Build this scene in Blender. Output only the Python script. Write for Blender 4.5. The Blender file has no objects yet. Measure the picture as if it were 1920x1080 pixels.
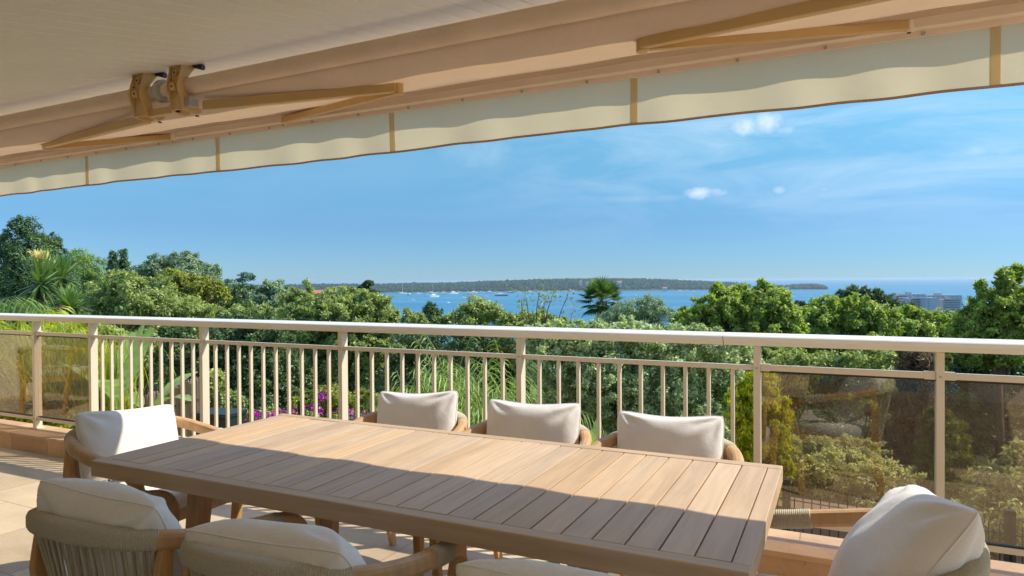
import bpy, bmesh, math, random
import numpy as np
from math import sin, cos, radians, pi, tan, atan2, sqrt, floor
from mathutils import Vector, Matrix

# ------------------------------------------------------------------ camera, light, exposure
S = bpy.context.scene
C = S.collection
H = 1.43
YAW, PITCH, ROLL, F = radians(26.8), radians(0.65), radians(0.34), 1280.0
cd = bpy.data.cameras.new("camera"); cam = bpy.data.objects.new("camera", cd); C.objects.link(cam)
cd.sensor_width = 36.0; cd.lens = 24.0; cd.clip_start = 0.05; cd.clip_end = 200000
_fw = Vector((-sin(YAW)*cos(PITCH), cos(YAW)*cos(PITCH), -sin(PITCH)))
_r0 = Vector((cos(YAW), sin(YAW), 0)); _u0 = _r0.cross(_fw)
_rt = _r0*cos(ROLL) - _u0*sin(ROLL); _up = _u0*cos(ROLL) + _r0*sin(ROLL)
M = Matrix((_rt, _up, -_fw)).transposed().to_4x4(); M.translation = Vector((0, 0, H))
cam.matrix_world = M
S.camera = cam
S.render.resolution_x, S.render.resolution_y = 1024, 576

SUN_AZ, SUN_EL = radians(57.5), radians(46)
sunv = Vector((sin(SUN_AZ)*cos(SUN_EL), cos(SUN_AZ)*cos(SUN_EL), sin(SUN_EL)))
sl = bpy.data.lights.new("sun", 'SUN'); so = bpy.data.objects.new("sun", sl); C.objects.link(so)
sl.energy = 2.2; sl.angle = radians(0.5); sl.color = (1.0, 0.935, 0.80)
so.rotation_euler = sunv.to_track_quat('Z', 'Y').to_euler()

S.view_settings.view_transform = 'Standard'; S.view_settings.look = 'None'
S.view_settings.exposure = 1.27; S.view_settings.gamma = 1; S.view_settings.use_curve_mapping = False

def px_dir(px, py):
    return _fw + _rt*((px-960)/F) + _up*((540-py)/F)
def at(px, py, d):                       # a point d metres ahead, seen at that pixel of the 1920 px photo
    return Vector((0, 0, H)) + px_dir(px, py)*d

W = bpy.data.worlds.new("World"); S.world = W; W.use_nodes = True
def build_world():
    nt = W.node_tree; N = nt.nodes; L = nt.links
    for n in list(N): N.remove(n)
    out = N.new('ShaderNodeOutputWorld'); bg = N.new('ShaderNodeBackground')
    sky = N.new('ShaderNodeTexSky'); sky.sky_type = 'NISHITA'; sky.sun_disc = False
    sky.sun_elevation = SUN_EL; sky.sun_rotation = SUN_AZ
    sky.altitude = 50; sky.air_density = 0.6; sky.dust_density = 0.0; sky.ozone_density = 6.0
    tc = N.new('ShaderNodeTexCoord')
    nrm = N.new('ShaderNodeVectorMath'); nrm.operation = 'NORMALIZE'; L.new(tc.outputs['Generated'], nrm.inputs[0])
    # thin cirrus: stretched noise over the sky dome
    sep = N.new('ShaderNodeSeparateXYZ'); L.new(nrm.outputs[0], sep.inputs[0])
    def math_(op, a, b=None, clamp=False):
        m = N.new('ShaderNodeMath'); m.operation = op; m.use_clamp = clamp
        for i, v in enumerate((a, b)):
            if v is None: continue
            if isinstance(v, (int, float)): m.inputs[i].default_value = v
            else: L.new(v, m.inputs[i])
        return m.outputs[0]
    zc = math_('MAXIMUM', sep.outputs[2], 0.02)
    mp = N.new('ShaderNodeMapping'); mp.inputs['Rotation'].default_value = (0, 0, radians(20))
    mp.inputs['Scale'].default_value = (2.2, 2.2, 11.0); L.new(nrm.outputs[0], mp.inputs['Vector'])
    no = N.new('ShaderNodeTexNoise'); no.inputs['Scale'].default_value = 1.7; no.inputs['Detail'].default_value = 8; no.inputs['Roughness'].default_value = 0.62
    no.inputs['Distortion'].default_value = 0.7
    L.new(mp.outputs[0], no.inputs['Vector'])
    rp = N.new('ShaderNodeValToRGB'); rp.color_ramp.elements[0].position = 0.40; rp.color_ramp.elements[1].position = 0.80
    L.new(no.outputs['Fac'], rp.inputs[0])
    rd = px_dir(1900, 230).normalized()           # cirrus is denser towards the sun side, high up
    dt = N.new('ShaderNodeVectorMath'); dt.operation = 'DOT_PRODUCT'; dt.inputs[1].default_value = rd; L.new(nrm.outputs[0], dt.inputs[0])
    near = N.new('ShaderNodeMapRange'); near.inputs['From Min'].default_value = 0.74; near.inputs['From Max'].default_value = 0.985
    near.inputs['To Min'].default_value = 0.06; near.inputs['To Max'].default_value = 0.42; L.new(dt.outputs['Value'], near.inputs['Value'])
    hz = N.new('ShaderNodeMapRange'); hz.inputs['From Min'].default_value = 0.03; hz.inputs['From Max'].default_value = 0.16
    L.new(sep.outputs[2], hz.inputs['Value'])
    cir = math_('MULTIPLY', math_('MULTIPLY', rp.outputs[0], near.outputs[0]), hz.outputs[0])
    total = cir
    # small cumulus puffs
    n2 = N.new('ShaderNodeTexNoise'); n2.inputs['Scale'].default_value = 26; n2.inputs['Detail'].default_value = 6; n2.inputs['Roughness'].default_value = 0.62
    L.new(nrm.outputs[0], n2.inputs['Vector'])
    for (cx, cy, rx, ry, k) in ((1398, 237, 40, 24, 0.85), (1440, 232, 42, 30, 1.0), (1474, 243, 28, 13, 0.6), (1320, 361, 52, 18, 1.05), (1461, 357, 17, 12, 0.42),
                                (1870, 280, 80, 16, 0.35), (1210, 372, 120, 12, 0.18), (900, 290, 120, 45, 0.20), (1545, 355, 14, 7, 0.4), (1700, 335, 120, 12, 0.25)):
        c = px_dir(cx, cy).normalized(); ex = (_rt - c*_rt.dot(c)).normalized(); ey = (_up - c*_up.dot(c)).normalized()
        sx = N.new('ShaderNodeVectorMath'); sx.operation = 'DOT_PRODUCT'; sx.inputs[1].default_value = ex*(F/rx); L.new(nrm.outputs[0], sx.inputs[0])
        sy = N.new('ShaderNodeVectorMath'); sy.operation = 'DOT_PRODUCT'; sy.inputs[1].default_value = ey*(F/ry); L.new(nrm.outputs[0], sy.inputs[0])
        sz = N.new('ShaderNodeVectorMath'); sz.operation = 'DOT_PRODUCT'; sz.inputs[1].default_value = c; L.new(nrm.outputs[0], sz.inputs[0])
        r2 = math_('ADD', math_('POWER', math_('ABSOLUTE', sx.outputs['Value']), 2.0), math_('POWER', math_('ABSOLUTE', sy.outputs['Value']), 2.0))
        fall = math_('SUBTRACT', 1.0, r2, True)
        m = N.new('ShaderNodeMapRange'); m.inputs['From Min'].default_value = 0.52; m.inputs['From Max'].default_value = 0.95
        L.new(math_('ADD', math_('MULTIPLY', n2.outputs['Fac'], 0.72), math_('MULTIPLY', fall, 0.42)), m.inputs['Value'])
        front = math_('GREATER_THAN', sz.outputs['Value'], 0.5)
        v = math_('MULTIPLY', math_('MULTIPLY', m.outputs[0], math_('POWER', fall, 0.5)), math_('MULTIPLY', front, k))
        total = math_('MAXIMUM', total, v)
    mix = N.new('ShaderNodeMix'); mix.data_type = 'RGBA'
    L.new(math_('MINIMUM', total, 0.9), mix.inputs[0])
    # sky tint by height: pale blue low down, overhead brightened as added fill light
    sky_gain = N.new('ShaderNodeValToRGB'); e = sky_gain.color_ramp.elements
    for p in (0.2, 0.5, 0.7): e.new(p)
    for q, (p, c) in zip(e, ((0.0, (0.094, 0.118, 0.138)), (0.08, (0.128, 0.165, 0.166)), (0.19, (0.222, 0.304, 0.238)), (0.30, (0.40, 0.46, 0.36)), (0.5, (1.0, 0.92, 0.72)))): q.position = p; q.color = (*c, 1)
    L.new(sep.outputs[2], sky_gain.inputs[0])
    mul = N.new('ShaderNodeMix'); mul.data_type = 'RGBA'; mul.blend_type = 'MULTIPLY'; mul.inputs[0].default_value = 1.0
    L.new(sky.outputs[0], mul.inputs[6]); L.new(sky_gain.outputs[0], mul.inputs[7])
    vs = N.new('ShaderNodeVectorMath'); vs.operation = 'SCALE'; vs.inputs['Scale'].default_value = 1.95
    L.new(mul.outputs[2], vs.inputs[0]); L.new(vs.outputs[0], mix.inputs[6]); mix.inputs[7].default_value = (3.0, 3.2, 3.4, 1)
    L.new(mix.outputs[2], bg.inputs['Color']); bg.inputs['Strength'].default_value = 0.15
    L.new(bg.outputs[0], out.inputs['Surface'])
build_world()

# ------------------------------------------------------------------ helpers
def lin(r, g, b):
    f = lambda c: (c/255/12.92 if c <= 10 else ((c/255+0.055)/1.055)**2.4)
    return (f(r), f(g), f(b), 1)

class NT:
    def __init__(s, name):
        s.m = bpy.data.materials.new(name); s.m.use_nodes = True
        s.t = s.m.node_tree; s.N = s.t.nodes; s.L = s.t.links
        for n in list(s.N): s.N.remove(n)
        s.out = s.N.new('ShaderNodeOutputMaterial')
    def n(s, kind, **kw):
        x = s.N.new('ShaderNode'+kind)
        for k, v in kw.items():
            if k.startswith('_'): setattr(x, k[1:], v)
            else:
                key = k.replace('__', ' ')
                x.inputs[key].default_value = v
        return x
    def l(s, a, b): s.L.new(a, b)
    def noise(s, scale, detail=5, rough=0.55, coord='Object', stretch=None, dist=0.0):
        tc = s.n('TexCoord'); src = tc.outputs[coord]
        if stretch:
            mp = s.n('Mapping'); mp.inputs['Scale'].default_value = stretch; s.l(src, mp.inputs['Vector']); src = mp.outputs[0]
        x = s.n('TexNoise', Scale=scale, Detail=detail, Roughness=rough, Distortion=dist); s.l(src, x.inputs['Vector'])
        return x
    def ramp(s, fac, stops):
        r = s.n('ValToRGB'); e = r.color_ramp.elements
        while len(e) < len(stops): e.new(0.5)
        for i, (p, c) in enumerate(stops): e[i].position = p; e[i].color = c
        s.l(fac, r.inputs[0]); return r.outputs[0]
    def bump(s, h, strength, dist=0.01):
        b = s.n('Bump', Strength=strength, Distance=dist); s.l(h, b.inputs['Height']); return b.outputs[0]
    def mixc(s, fac, a, b, mode='MIX'):
        x = s.n('Mix', _data_type='RGBA', _blend_type=mode)
        for i, v in ((0, fac), (6, a), (7, b)):
            if isinstance(v, (int, float, tuple)): x.inputs[i].default_value = v
            else: s.l(v, x.inputs[i])
        return x.outputs[2]
    def pbr(s, color, rough=0.6, metal=0.0, normal=None, spec=0.5):
        p = s.n('BsdfPrincipled', Roughness=rough, Metallic=metal)
        p.inputs['Specular IOR Level'].default_value = spec
        if isinstance(color, tuple): p.inputs['Base Color'].default_value = color
        else: s.l(color, p.inputs['Base Color'])
        if normal: s.l(normal, p.inputs['Normal'])
        return p
    def done(s, sh):
        s.l(sh.outputs[0] if hasattr(sh, 'outputs') else sh, s.out.inputs['Surface']); return s.m

def k(c, f): return (min(c[0]*f, 1), min(c[1]*f, 1), min(c[2]*f, 1), 1)

def mat_simple(name, c, rough=0.5, metal=0.0, var=0.12, scale=9, bump=0.15, bdist=0.002, spec=0.5, stretch=None, bscale=None):
    t = NT(name); n = t.noise(scale, stretch=stretch)
    col = t.ramp(n.outputs['Fac'], [(0.25, k(c, 1-var)), (0.75, k(c, 1+var))])
    nb = t.noise(bscale or scale*8)
    return t.done(t.pbr(col, rough, metal, t.bump(nb.outputs['Fac'], bump, bdist), spec))

def mat_wood(name, c, axis, var=0.22, rough=0.55):
    t = NT(name)
    st = [22, 22, 22]; st[axis] = 1.6
    tc = t.n('TexCoord'); 
    rnd = t.n('NewGeometry')
    mp = t.n('Mapping'); mp.inputs['Scale'].default_value = st
    add = t.n('VectorMath', _operation='ADD'); t.l(tc.outputs['Object'], add.inputs[0])
    sc = t.n('VectorMath', _operation='SCALE'); sc.inputs[0].default_value = (7.1, 3.3, 5.7); t.l(rnd.outputs['Random Per Island'], sc.inputs['Scale'])
    t.l(sc.outputs[0], add.inputs[1]); t.l(add.outputs[0], mp.inputs['Vector'])
    n1 = t.n('TexNoise', Scale=1.6, Detail=7, Roughness=0.6, Distortion=0.5); t.l(mp.outputs[0], n1.inputs['Vector'])
    col = t.ramp(n1.outputs['Fac'], [(0.22, k(c, 1-var)), (0.5, c), (0.8, k(c, 1+var*0.9))])
    isl = t.n('MapRange'); isl.inputs['To Min'].default_value = 0.91; isl.inputs['To Max'].default_value = 1.09
    t.l(rnd.outputs['Random Per Island'], isl.inputs['Value'])
    n4 = t.n('TexNoise', Scale=1.1, Detail=4, Roughness=0.6); t.l(add.outputs[0], n4.inputs['Vector'])
    stn = t.ramp(n4.outputs['Fac'], [(0.36, (0.88, 0.86, 0.84, 1)), (0.52, (1, 1, 1, 1))])
    col = t.mixc(0.8, col, stn, 'MULTIPLY')
    hs = t.n('HueSaturation'); t.l(col, hs.inputs['Color']); t.l(isl.outputs[0], hs.inputs['Value'])
    mr = t.n('MapRange'); mr.inputs['To Min'].default_value = 0.92; mr.inputs['To Max'].default_value = 1.08
    wn = t.n('Math', _operation='FRACT'); w2 = t.n('Math', _operation='MULTIPLY'); t.l(rnd.outputs['Random Per Island'], w2.inputs[0]); w2.inputs[1].default_value = 37.7; t.l(w2.outputs[0], wn.inputs[0]); t.l(wn.outputs[0], mr.inputs['Value']); t.l(mr.outputs[0], hs.inputs['Saturation'])
    return t.done(t.pbr(hs.outputs[0], rough, 0, t.bump(n1.outputs['Fac'], 0.12, 0.002), 0.35))

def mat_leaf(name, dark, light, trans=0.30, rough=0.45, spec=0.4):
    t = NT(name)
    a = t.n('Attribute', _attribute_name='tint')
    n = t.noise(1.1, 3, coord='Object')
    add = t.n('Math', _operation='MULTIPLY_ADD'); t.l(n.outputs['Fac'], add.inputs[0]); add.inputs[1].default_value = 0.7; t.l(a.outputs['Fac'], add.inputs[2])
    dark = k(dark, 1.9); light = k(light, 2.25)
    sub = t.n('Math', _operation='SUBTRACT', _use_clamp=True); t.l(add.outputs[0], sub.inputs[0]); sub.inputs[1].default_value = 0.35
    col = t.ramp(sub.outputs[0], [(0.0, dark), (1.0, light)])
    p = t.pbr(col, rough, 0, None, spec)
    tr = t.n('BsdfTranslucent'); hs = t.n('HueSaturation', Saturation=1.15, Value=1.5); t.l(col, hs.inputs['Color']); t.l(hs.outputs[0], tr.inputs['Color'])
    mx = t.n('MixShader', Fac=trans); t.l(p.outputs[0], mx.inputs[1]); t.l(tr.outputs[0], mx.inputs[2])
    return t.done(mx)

def mat_cloth(name, c, trans=0.0, weave=900, bump=0.25, rough=0.9, var=0.05, tcol=None):
    t = NT(name); n = t.noise(5, 5)
    col = t.ramp(n.outputs['Fac'], [(0.3, k(c, 1-var)), (0.7, k(c, 1+var))])
    nb = t.noise(weave, 2); n3 = t.noise(14, 4)
    sl_ = t.noise(60, 3, stretch=(1, 1, 9)); col = t.mixc(0.5, col, t.ramp(sl_.outputs['Fac'], [(0.3, (0.88, 0.87, 0.85, 1)), (0.6, (1, 1, 1, 1))]), 'MULTIPLY')
    m = t.n('Math', _operation='MULTIPLY_ADD'); t.l(nb.outputs['Fac'], m.inputs[0]); m.inputs[1].default_value = 0.12; t.l(n3.outputs['Fac'], m.inputs[2])
    nn = t.bump(m.outputs[0], bump, 0.012)
    p = t.pbr(col, rough, 0, nn, 0.15)
    p.inputs['Sheen Weight'].default_value = 0.15
    if trans <= 0: return t.done(p)
    tr = t.n('BsdfTranslucent'); t.l(nn, tr.inputs['Normal'])
    if tcol: tr.inputs['Color'].default_value = tcol
    else: t.l(col, tr.inputs['Color'])
    mx = t.n('MixShader', Fac=trans); t.l(p.outputs[0], mx.inputs[1]); t.l(tr.outputs[0], mx.inputs[2])
    return t.done(mx)

# ---- objects
def link(name, me, m=None, parent=None, smooth=False):
    o = bpy.data.objects.new(name, me); C.objects.link(o)
    if m is not None and len(me.materials) == 0: me.materials.append(m)
    if parent is not None: o.parent = parent
    if smooth: me.shade_smooth()
    return o
def tag(o, label=None, cat=None, group=None, kind=None):
    if label: o['label'] = label
    if cat: o['category'] = cat
    if group: o['group'] = group
    if kind: o['kind'] = kind
    return o
def empty(name, loc=(0, 0, 0), rz=0.0, label=None, cat=None, group=None):
    o = bpy.data.objects.new(name, None); C.objects.link(o); o.location = loc; o.rotation_euler = (0, 0, rz)
    o.empty_display_size = 0.1
    return tag(o, label, cat, group)
def kids(o): return [x for x in C.objects if x.parent == o]
def copy_tree(o, parent=None):
    ch = kids(o)
    c = o.copy(); C.objects.link(c); c.parent = parent
    for x in ch: copy_tree(x, c)
    return c

class MB:
    """collects verts and faces"""
    def __init__(s): s.v = []; s.f = []
    def add(s, vs, fs):
        b = len(s.v); s.v += [tuple(x) for x in vs]; s.f += [tuple(i+b for i in f) for f in fs]; return s
    def box(s, x0, x1, y0, y1, z0, z1, rot=None):
        vs = [Vector((x, y, z)) for z in (z0, z1) for y in (y0, y1) for x in (x0, x1)]
        if rot is not None: vs = [rot @ p for p in vs]
        return s.add(vs, [(0, 2, 3, 1), (4, 5, 7, 6), (0, 1, 5, 4), (1, 3, 7, 5), (3, 2, 6, 7), (2, 0, 4, 6)])
    def bar(s, a, b, w, h, up=(0, 0, 1), w2=None, h2=None):
        a = Vector(a); b = Vector(b); d = (b-a).normalized(); up = Vector(up)
        if abs(d.dot(up)) > 0.98: up = Vector((0, 1, 0))
        x = d.cross(up).normalized(); y = x.cross(d).normalized()
        w2 = w if w2 is None else w2; h2 = h if h2 is None else h2
        vs = [a+x*(i*w/2)+y*(j*h/2) for i, j in ((-1, -1), (1, -1), (1, 1), (-1, 1))] + [b+x*(i*w2/2)+y*(j*h2/2) for i, j in ((-1, -1), (1, -1), (1, 1), (-1, 1))]
        return s.add(vs, [(3, 2, 1, 0), (4, 5, 6, 7), (0, 1, 5, 4), (1, 2, 6, 5), (2, 3, 7, 6), (3, 0, 4, 7)])
    def tube(s, pts, rad, n=8, cap=True):
        pts = [Vector(p) for p in pts]; rad = [rad]*len(pts) if isinstance(rad, (int, float)) else rad
        vs = []; prev = None
        for i, p in enumerate(pts):
            d = (pts[min(i+1, len(pts)-1)] - pts[max(i-1, 0)])
            d = d.normalized() if d.length > 1e-9 else Vector((0, 0, 1))
            if prev is None:
                q = Vector((0, 0, 1)) if abs(d.z) < 0.9 else Vector((1, 0, 0)); x = d.cross(q).normalized()
            else:
                x = (prev - d*prev.dot(d)).normalized()
            prev = x; y = d.cross(x)
            vs += [p + (x*cos(2*pi*j/n) + y*sin(2*pi*j/n))*rad[i] for j in range(n)]
        fs = [(i*n+j, i*n+(j+1) % n, (i+1)*n+(j+1) % n, (i+1)*n+j) for i in range(len(pts)-1) for j in range(n)]
        if cap: fs += [tuple(range(n-1, -1, -1)), tuple((len(pts)-1)*n+j for j in range(n))]
        return s.add(vs, fs)
    def sweep(s, pts, prof, up=(0, 0, 1), cap=True, scale=None):
        """profile (x sideways, y up) swept along pts"""
        pts = [Vector(p) for p in pts]; up = Vector(up); n = len(prof); vs = []
        for i, p in enumerate(pts):
            d = (pts[min(i+1, len(pts)-1)] - pts[max(i-1, 0)]).normalized()
            x = d.cross(up).normalized(); y = x.cross(d).normalized(); sc = scale[i] if scale else 1
            if not isinstance(sc, tuple): sc = (sc, sc)
            vs += [p + x*(a*sc[0]) + y*(b*sc[1]) for a, b in prof]
        fs = [(i*n+j, i*n+(j+1) % n, (i+1)*n+(j+1) % n, (i+1)*n+j) for i in range(len(pts)-1) for j in range(n)]
        if cap: fs += [tuple(range(n-1, -1, -1)), tuple((len(pts)-1)*n+j for j in range(n))]
        return s.add(vs, fs)
    def build(s, name, m=None, parent=None, smooth=False, bevel=0.0, seg=2):
        me = bpy.data.meshes.new(name); me.from_pydata(s.v, [], s.f)
        if bevel or True:
            bm = bmesh.new(); bm.from_mesh(me)
            bmesh.ops.recalc_face_normals(bm, faces=bm.faces)
            if bevel:
                es = [e for e in bm.edges if len(e.link_faces) == 2 and e.calc_face_angle(0) > 0.6]
                bmesh.ops.bevel(bm, geom=es, offset=bevel, segments=seg, affect='EDGES', profile=0.5, clamp_overlap=True)
            bm.to_mesh(me); bm.free()
        o = link(name, me, m, parent, smooth)
        if smooth and not bevel: pass
        return o

def np_mesh(name, verts, quads, m=None, parent=None, tint=None, smooth=False):
    me = bpy.data.meshes.new(name); nv = len(verts); nf, kk = quads.shape
    me.vertices.add(nv); me.vertices.foreach_set('co', np.ascontiguousarray(verts, dtype=np.float32).ravel())
    me.loops.add(nf*kk); me.loops.foreach_set('vertex_index', np.ascontiguousarray(quads, dtype=np.int32).ravel())
    me.polygons.add(nf); me.polygons.foreach_set('loop_start', np.arange(0, nf*kk, kk, dtype=np.int32))
    me.polygons.foreach_set('loop_total', np.full(nf, kk, dtype=np.int32))
    if tint is not None:
        at_ = me.attributes.new('tint', 'FLOAT', 'FACE'); at_.data.foreach_set('value', np.ascontiguousarray(tint, dtype=np.float32))
    me.update(calc_edges=True)
    return link(name, me, m, parent, smooth)

def catmull(pts, n):
    pts = [Vector(p) for p in pts]; out = []
    P = [pts[0]*2-pts[1]] + pts + [pts[-1]*2-pts[-2]]
    for i in range(1, len(P)-2):
        for j in range(n):
            t = j/n; a, b, c, d = P[i-1], P[i], P[i+1], P[i+2]
            out.append(0.5*((2*b) + (c-a)*t + (2*a-5*b+4*c-d)*t*t + (3*b-a-3*c+d)*t**3))
    out.append(pts[-1]); return out

# ------------------------------------------------------------------ materials
M_trav = None
def mat_travertine(name, tiles=True, c=lin(206, 182, 156), tile=(0.62, 0.62)):
    t = NT(name); tc = t.n('TexCoord')
    n1 = t.noise(1.3, 7, 0.65, stretch=(1, 2.2, 1), dist=0.4); n2 = t.noise(38, 6, 0.6, stretch=(1, 2.5, 1))
    col = t.ramp(n1.outputs['Fac'], [(0.3, k(c, 0.80)), (0.5, c), (0.72, k(c, 1.16))])
    pit = t.ramp(n2.outputs['Fac'], [(0.30, (0.62, 0.55, 0.47, 1)), (0.42, (1, 1, 1, 1))])
    col = t.mixc(0.6, col, pit, 'MULTIPLY')
    hgt = n2.outputs['Fac']
    if tiles:
        br = t.n('TexBrick', Scale=1.0); br.offset = 0.5
        br.inputs['Brick Width'].default_value = tile[0]; br.inputs['Row Height'].default_value = tile[1]; br.inputs['Mortar Size'].default_value = 0.0035
        br.inputs['Mortar Smooth'].default_value = 0.1
        br.inputs['Color1'].default_value = (0.80, 0.76, 0.72, 1); br.inputs['Color2'].default_value = (1.08, 1.05, 1.0, 1); br.inputs['Mortar'].default_value = (0.55, 0.48, 0.42, 1)
        t.l(tc.outputs['Object'], br.inputs['Vector'])
        col = t.mixc(1.0, col, br.outputs['Color'], 'MULTIPLY')
    n5 = t.noise(0.9, 6, 0.7, dist=1.2)
    col = t.mixc(0.55, col, t.ramp(n5.outputs['Fac'], [(0.30, (0.70, 0.66, 0.60, 1)), (0.48, (1, 1, 1, 1)), (0.66, (1, 1, 1, 1)), (0.74, (1.0, 0.97, 0.92, 1))]), 'MULTIPLY')
    return t.done(t.pbr(col, 0.55, 0, t.bump(hgt, 0.10, 0.003), 0.4))

M_floor = mat_travertine("travertine_tiles", c=lin(206, 186, 156))
M_kerb = mat_travertine("travertine_kerb", True, lin(212, 172, 132), (0.5, 3.0))
M_alu = mat_simple("painted_metal", lin(230, 214, 186), 0.38, 0, 0.04, 3, 0.05, 0.001)
M_cap = mat_simple("handrail_metal", lin(240, 232, 214), 0.30, 0, 0.05, 2, 0.05, 0.001)
M_teak_x = mat_wood("teak_along", lin(200, 168, 130), 0, 0.20)
M_teak_y = mat_wood("teak_across", lin(203, 172, 136), 1, 0.20)
M_teak_c = mat_wood("chair_teak", lin(202, 160, 112), 2, 0.2)
M_cush = mat_cloth("cushion_linen", lin(238, 231, 222), 0.0, 1100, 0.30)
M_seat = mat_cloth("seat_linen", lin(232, 223, 214), 0.0, 1000, 0.22)
M_rope = mat_simple("rope", lin(188, 177, 154), 0.9, 0, 0.16, 160, 0.5, 0.002)
M_soffit = mat_simple("painted_slats", lin(240, 234, 222), 0.45, 0, 0.04, 2.0, 0.1, 0.001)
M_wall = mat_simple("cream_render", lin(236, 224, 206), 0.9, 0, 0.06, 1.2, 0.3, 0.004, bscale=60)
M_fabric = mat_cloth("awning_fabric", lin(220, 192, 164), 0.30, 700, 0.20, var=0.05, tcol=lin(208, 176, 142))
M_roll = mat_cloth("rolled_cloth", lin(236, 210, 184), 0.0, 700, 0.25, var=0.06)  # same cloth, opaque when wound, paler in colour for missing bounce light
M_val = mat_cloth("valance_fabric", lin(236, 228, 208), 0.50, 700, 0.10, var=0.04, tcol=lin(238, 222, 184))
M_tape = mat_cloth("seam_tape", lin(236, 214, 174), 0.66, 600, 0.1, tcol=lin(248, 236, 210))
M_hem = mat_cloth("hem_tape", lin(196, 172, 152), 0.25, 600, 0.1)
M_arm = mat_simple("beige_metal", lin(212, 174, 116), 0.42, 0, 0.08, 4, 0.08, 0.001)
M_bar = mat_simple("tan_metal", lin(242, 220, 198), 0.42, 0, 0.05, 3, 0.06, 0.001)
M_grey = mat_simple("grey_plastic", lin(176, 172, 168), 0.4, 0, 0.05, 6)
M_dark = mat_simple("dark_metal", lin(42, 40, 38), 0.5, 0, 0.1, 6)
M_bark = mat_simple("bark", lin(104, 84, 66), 0.95, 0, 0.35, 6, 0.8, 0.02, stretch=(3, 3, 0.6), bscale=14)
M_barkdark = mat_simple("dark_bark", lin(62, 52, 44), 0.95, 0, 0.3, 6, 0.8, 0.02, stretch=(3, 3, 0.6), bscale=14)

def mat_glass():
    t = NT("tinted_glass")
    tr = t.n('BsdfTransparent'); tr.inputs['Color'].default_value = (0.79, 0.72, 0.645, 1)   # two faces of a pane: about half
    gl = t.n('BsdfGlossy', Roughness=0.015); gl.inputs['Color'].default_value = (0.95, 0.93, 0.9, 1)
    ge = t.n('NewGeometry'); dp = t.n('VectorMath', _operation='DOT_PRODUCT'); t.l(ge.outputs['Incoming'], dp.inputs[0]); t.l(ge.outputs['Normal'], dp.inputs[1])
    ab = t.n('Math', _operation='ABSOLUTE'); t.l(dp.outputs['Value'], ab.inputs[0])
    iv = t.n('Math', _operation='SUBTRACT'); iv.inputs[0].default_value = 1.0; t.l(ab.outputs[0], iv.inputs[1])
    pw = t.n('Math', _operation='POWER'); t.l(iv.outputs[0], pw.inputs[0]); pw.inputs[1].default_value = 5.0
    fr = t.n('Math', _operation='MULTIPLY_ADD'); t.l(pw.outputs[0], fr.inputs[0]); fr.inputs[1].default_value = 0.9; fr.inputs[2].default_value = 0.095
    m1 = t.n('MixShader'); t.l(fr.outputs[0], m1.inputs[0]); t.l(tr.outputs[0], m1.inputs[1]); t.l(gl.outputs[0], m1.inputs[2])
    d = t.n('BsdfDiffuse'); d.inputs['Color'].default_value = lin(190, 165, 145)
    n1 = t.noise(300, 2); n2 = t.noise(26, 4, stretch=(4, 4, 0.5))
    sp = t.ramp(n1.outputs['Fac'], [(0.62, (0, 0, 0, 1)), (0.74, (1, 1, 1, 1))])
    st = t.ramp(n2.outputs['Fac'], [(0.35, (0.02, 0.02, 0.02, 1)), (0.75, (0.08, 0.08, 0.08, 1))])
    dust = t.mixc(0.16, st, sp, 'ADD')
    m2 = t.n('MixShader'); t.l(dust, m2.inputs[0]); t.l(m1.outputs[0], m2.inputs[1]); t.l(d.outputs[0], m2.inputs[2])
    return t.done(m2)
M_glass = mat_glass()

# ------------------------------------------------------------------ setting: terrace, house, ground, sea
RA = radians(1.25)                                    # table and railing stand a touch askew to the house
def terrace():
    m = MB(); m.box(-16, 9, -2.2, 3.60, -0.30, 0.0)
    o = m.build('terrace_floor', M_floor); tag(o, kind='structure')
    e = empty('terrace_kerb', (0, 3.60, 0), RA); tag(e, kind='structure')
    m = MB(); m.box(-16, 9, -0.17, 0.10, -0.31, 0.118); m.build('kerb_base', M_kerb, e)
    m = MB(); m.box(-16, 9, -0.185, 0.12, 0.12, 0.15); m.build('kerb_coping', M_kerb, e, bevel=0.004)
    m = MB(); m.box(-16, 9, -0.10, 0.04, -3.2, -0.31); m.build('terrace_wall', M_wall, e)
terrace()

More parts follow.
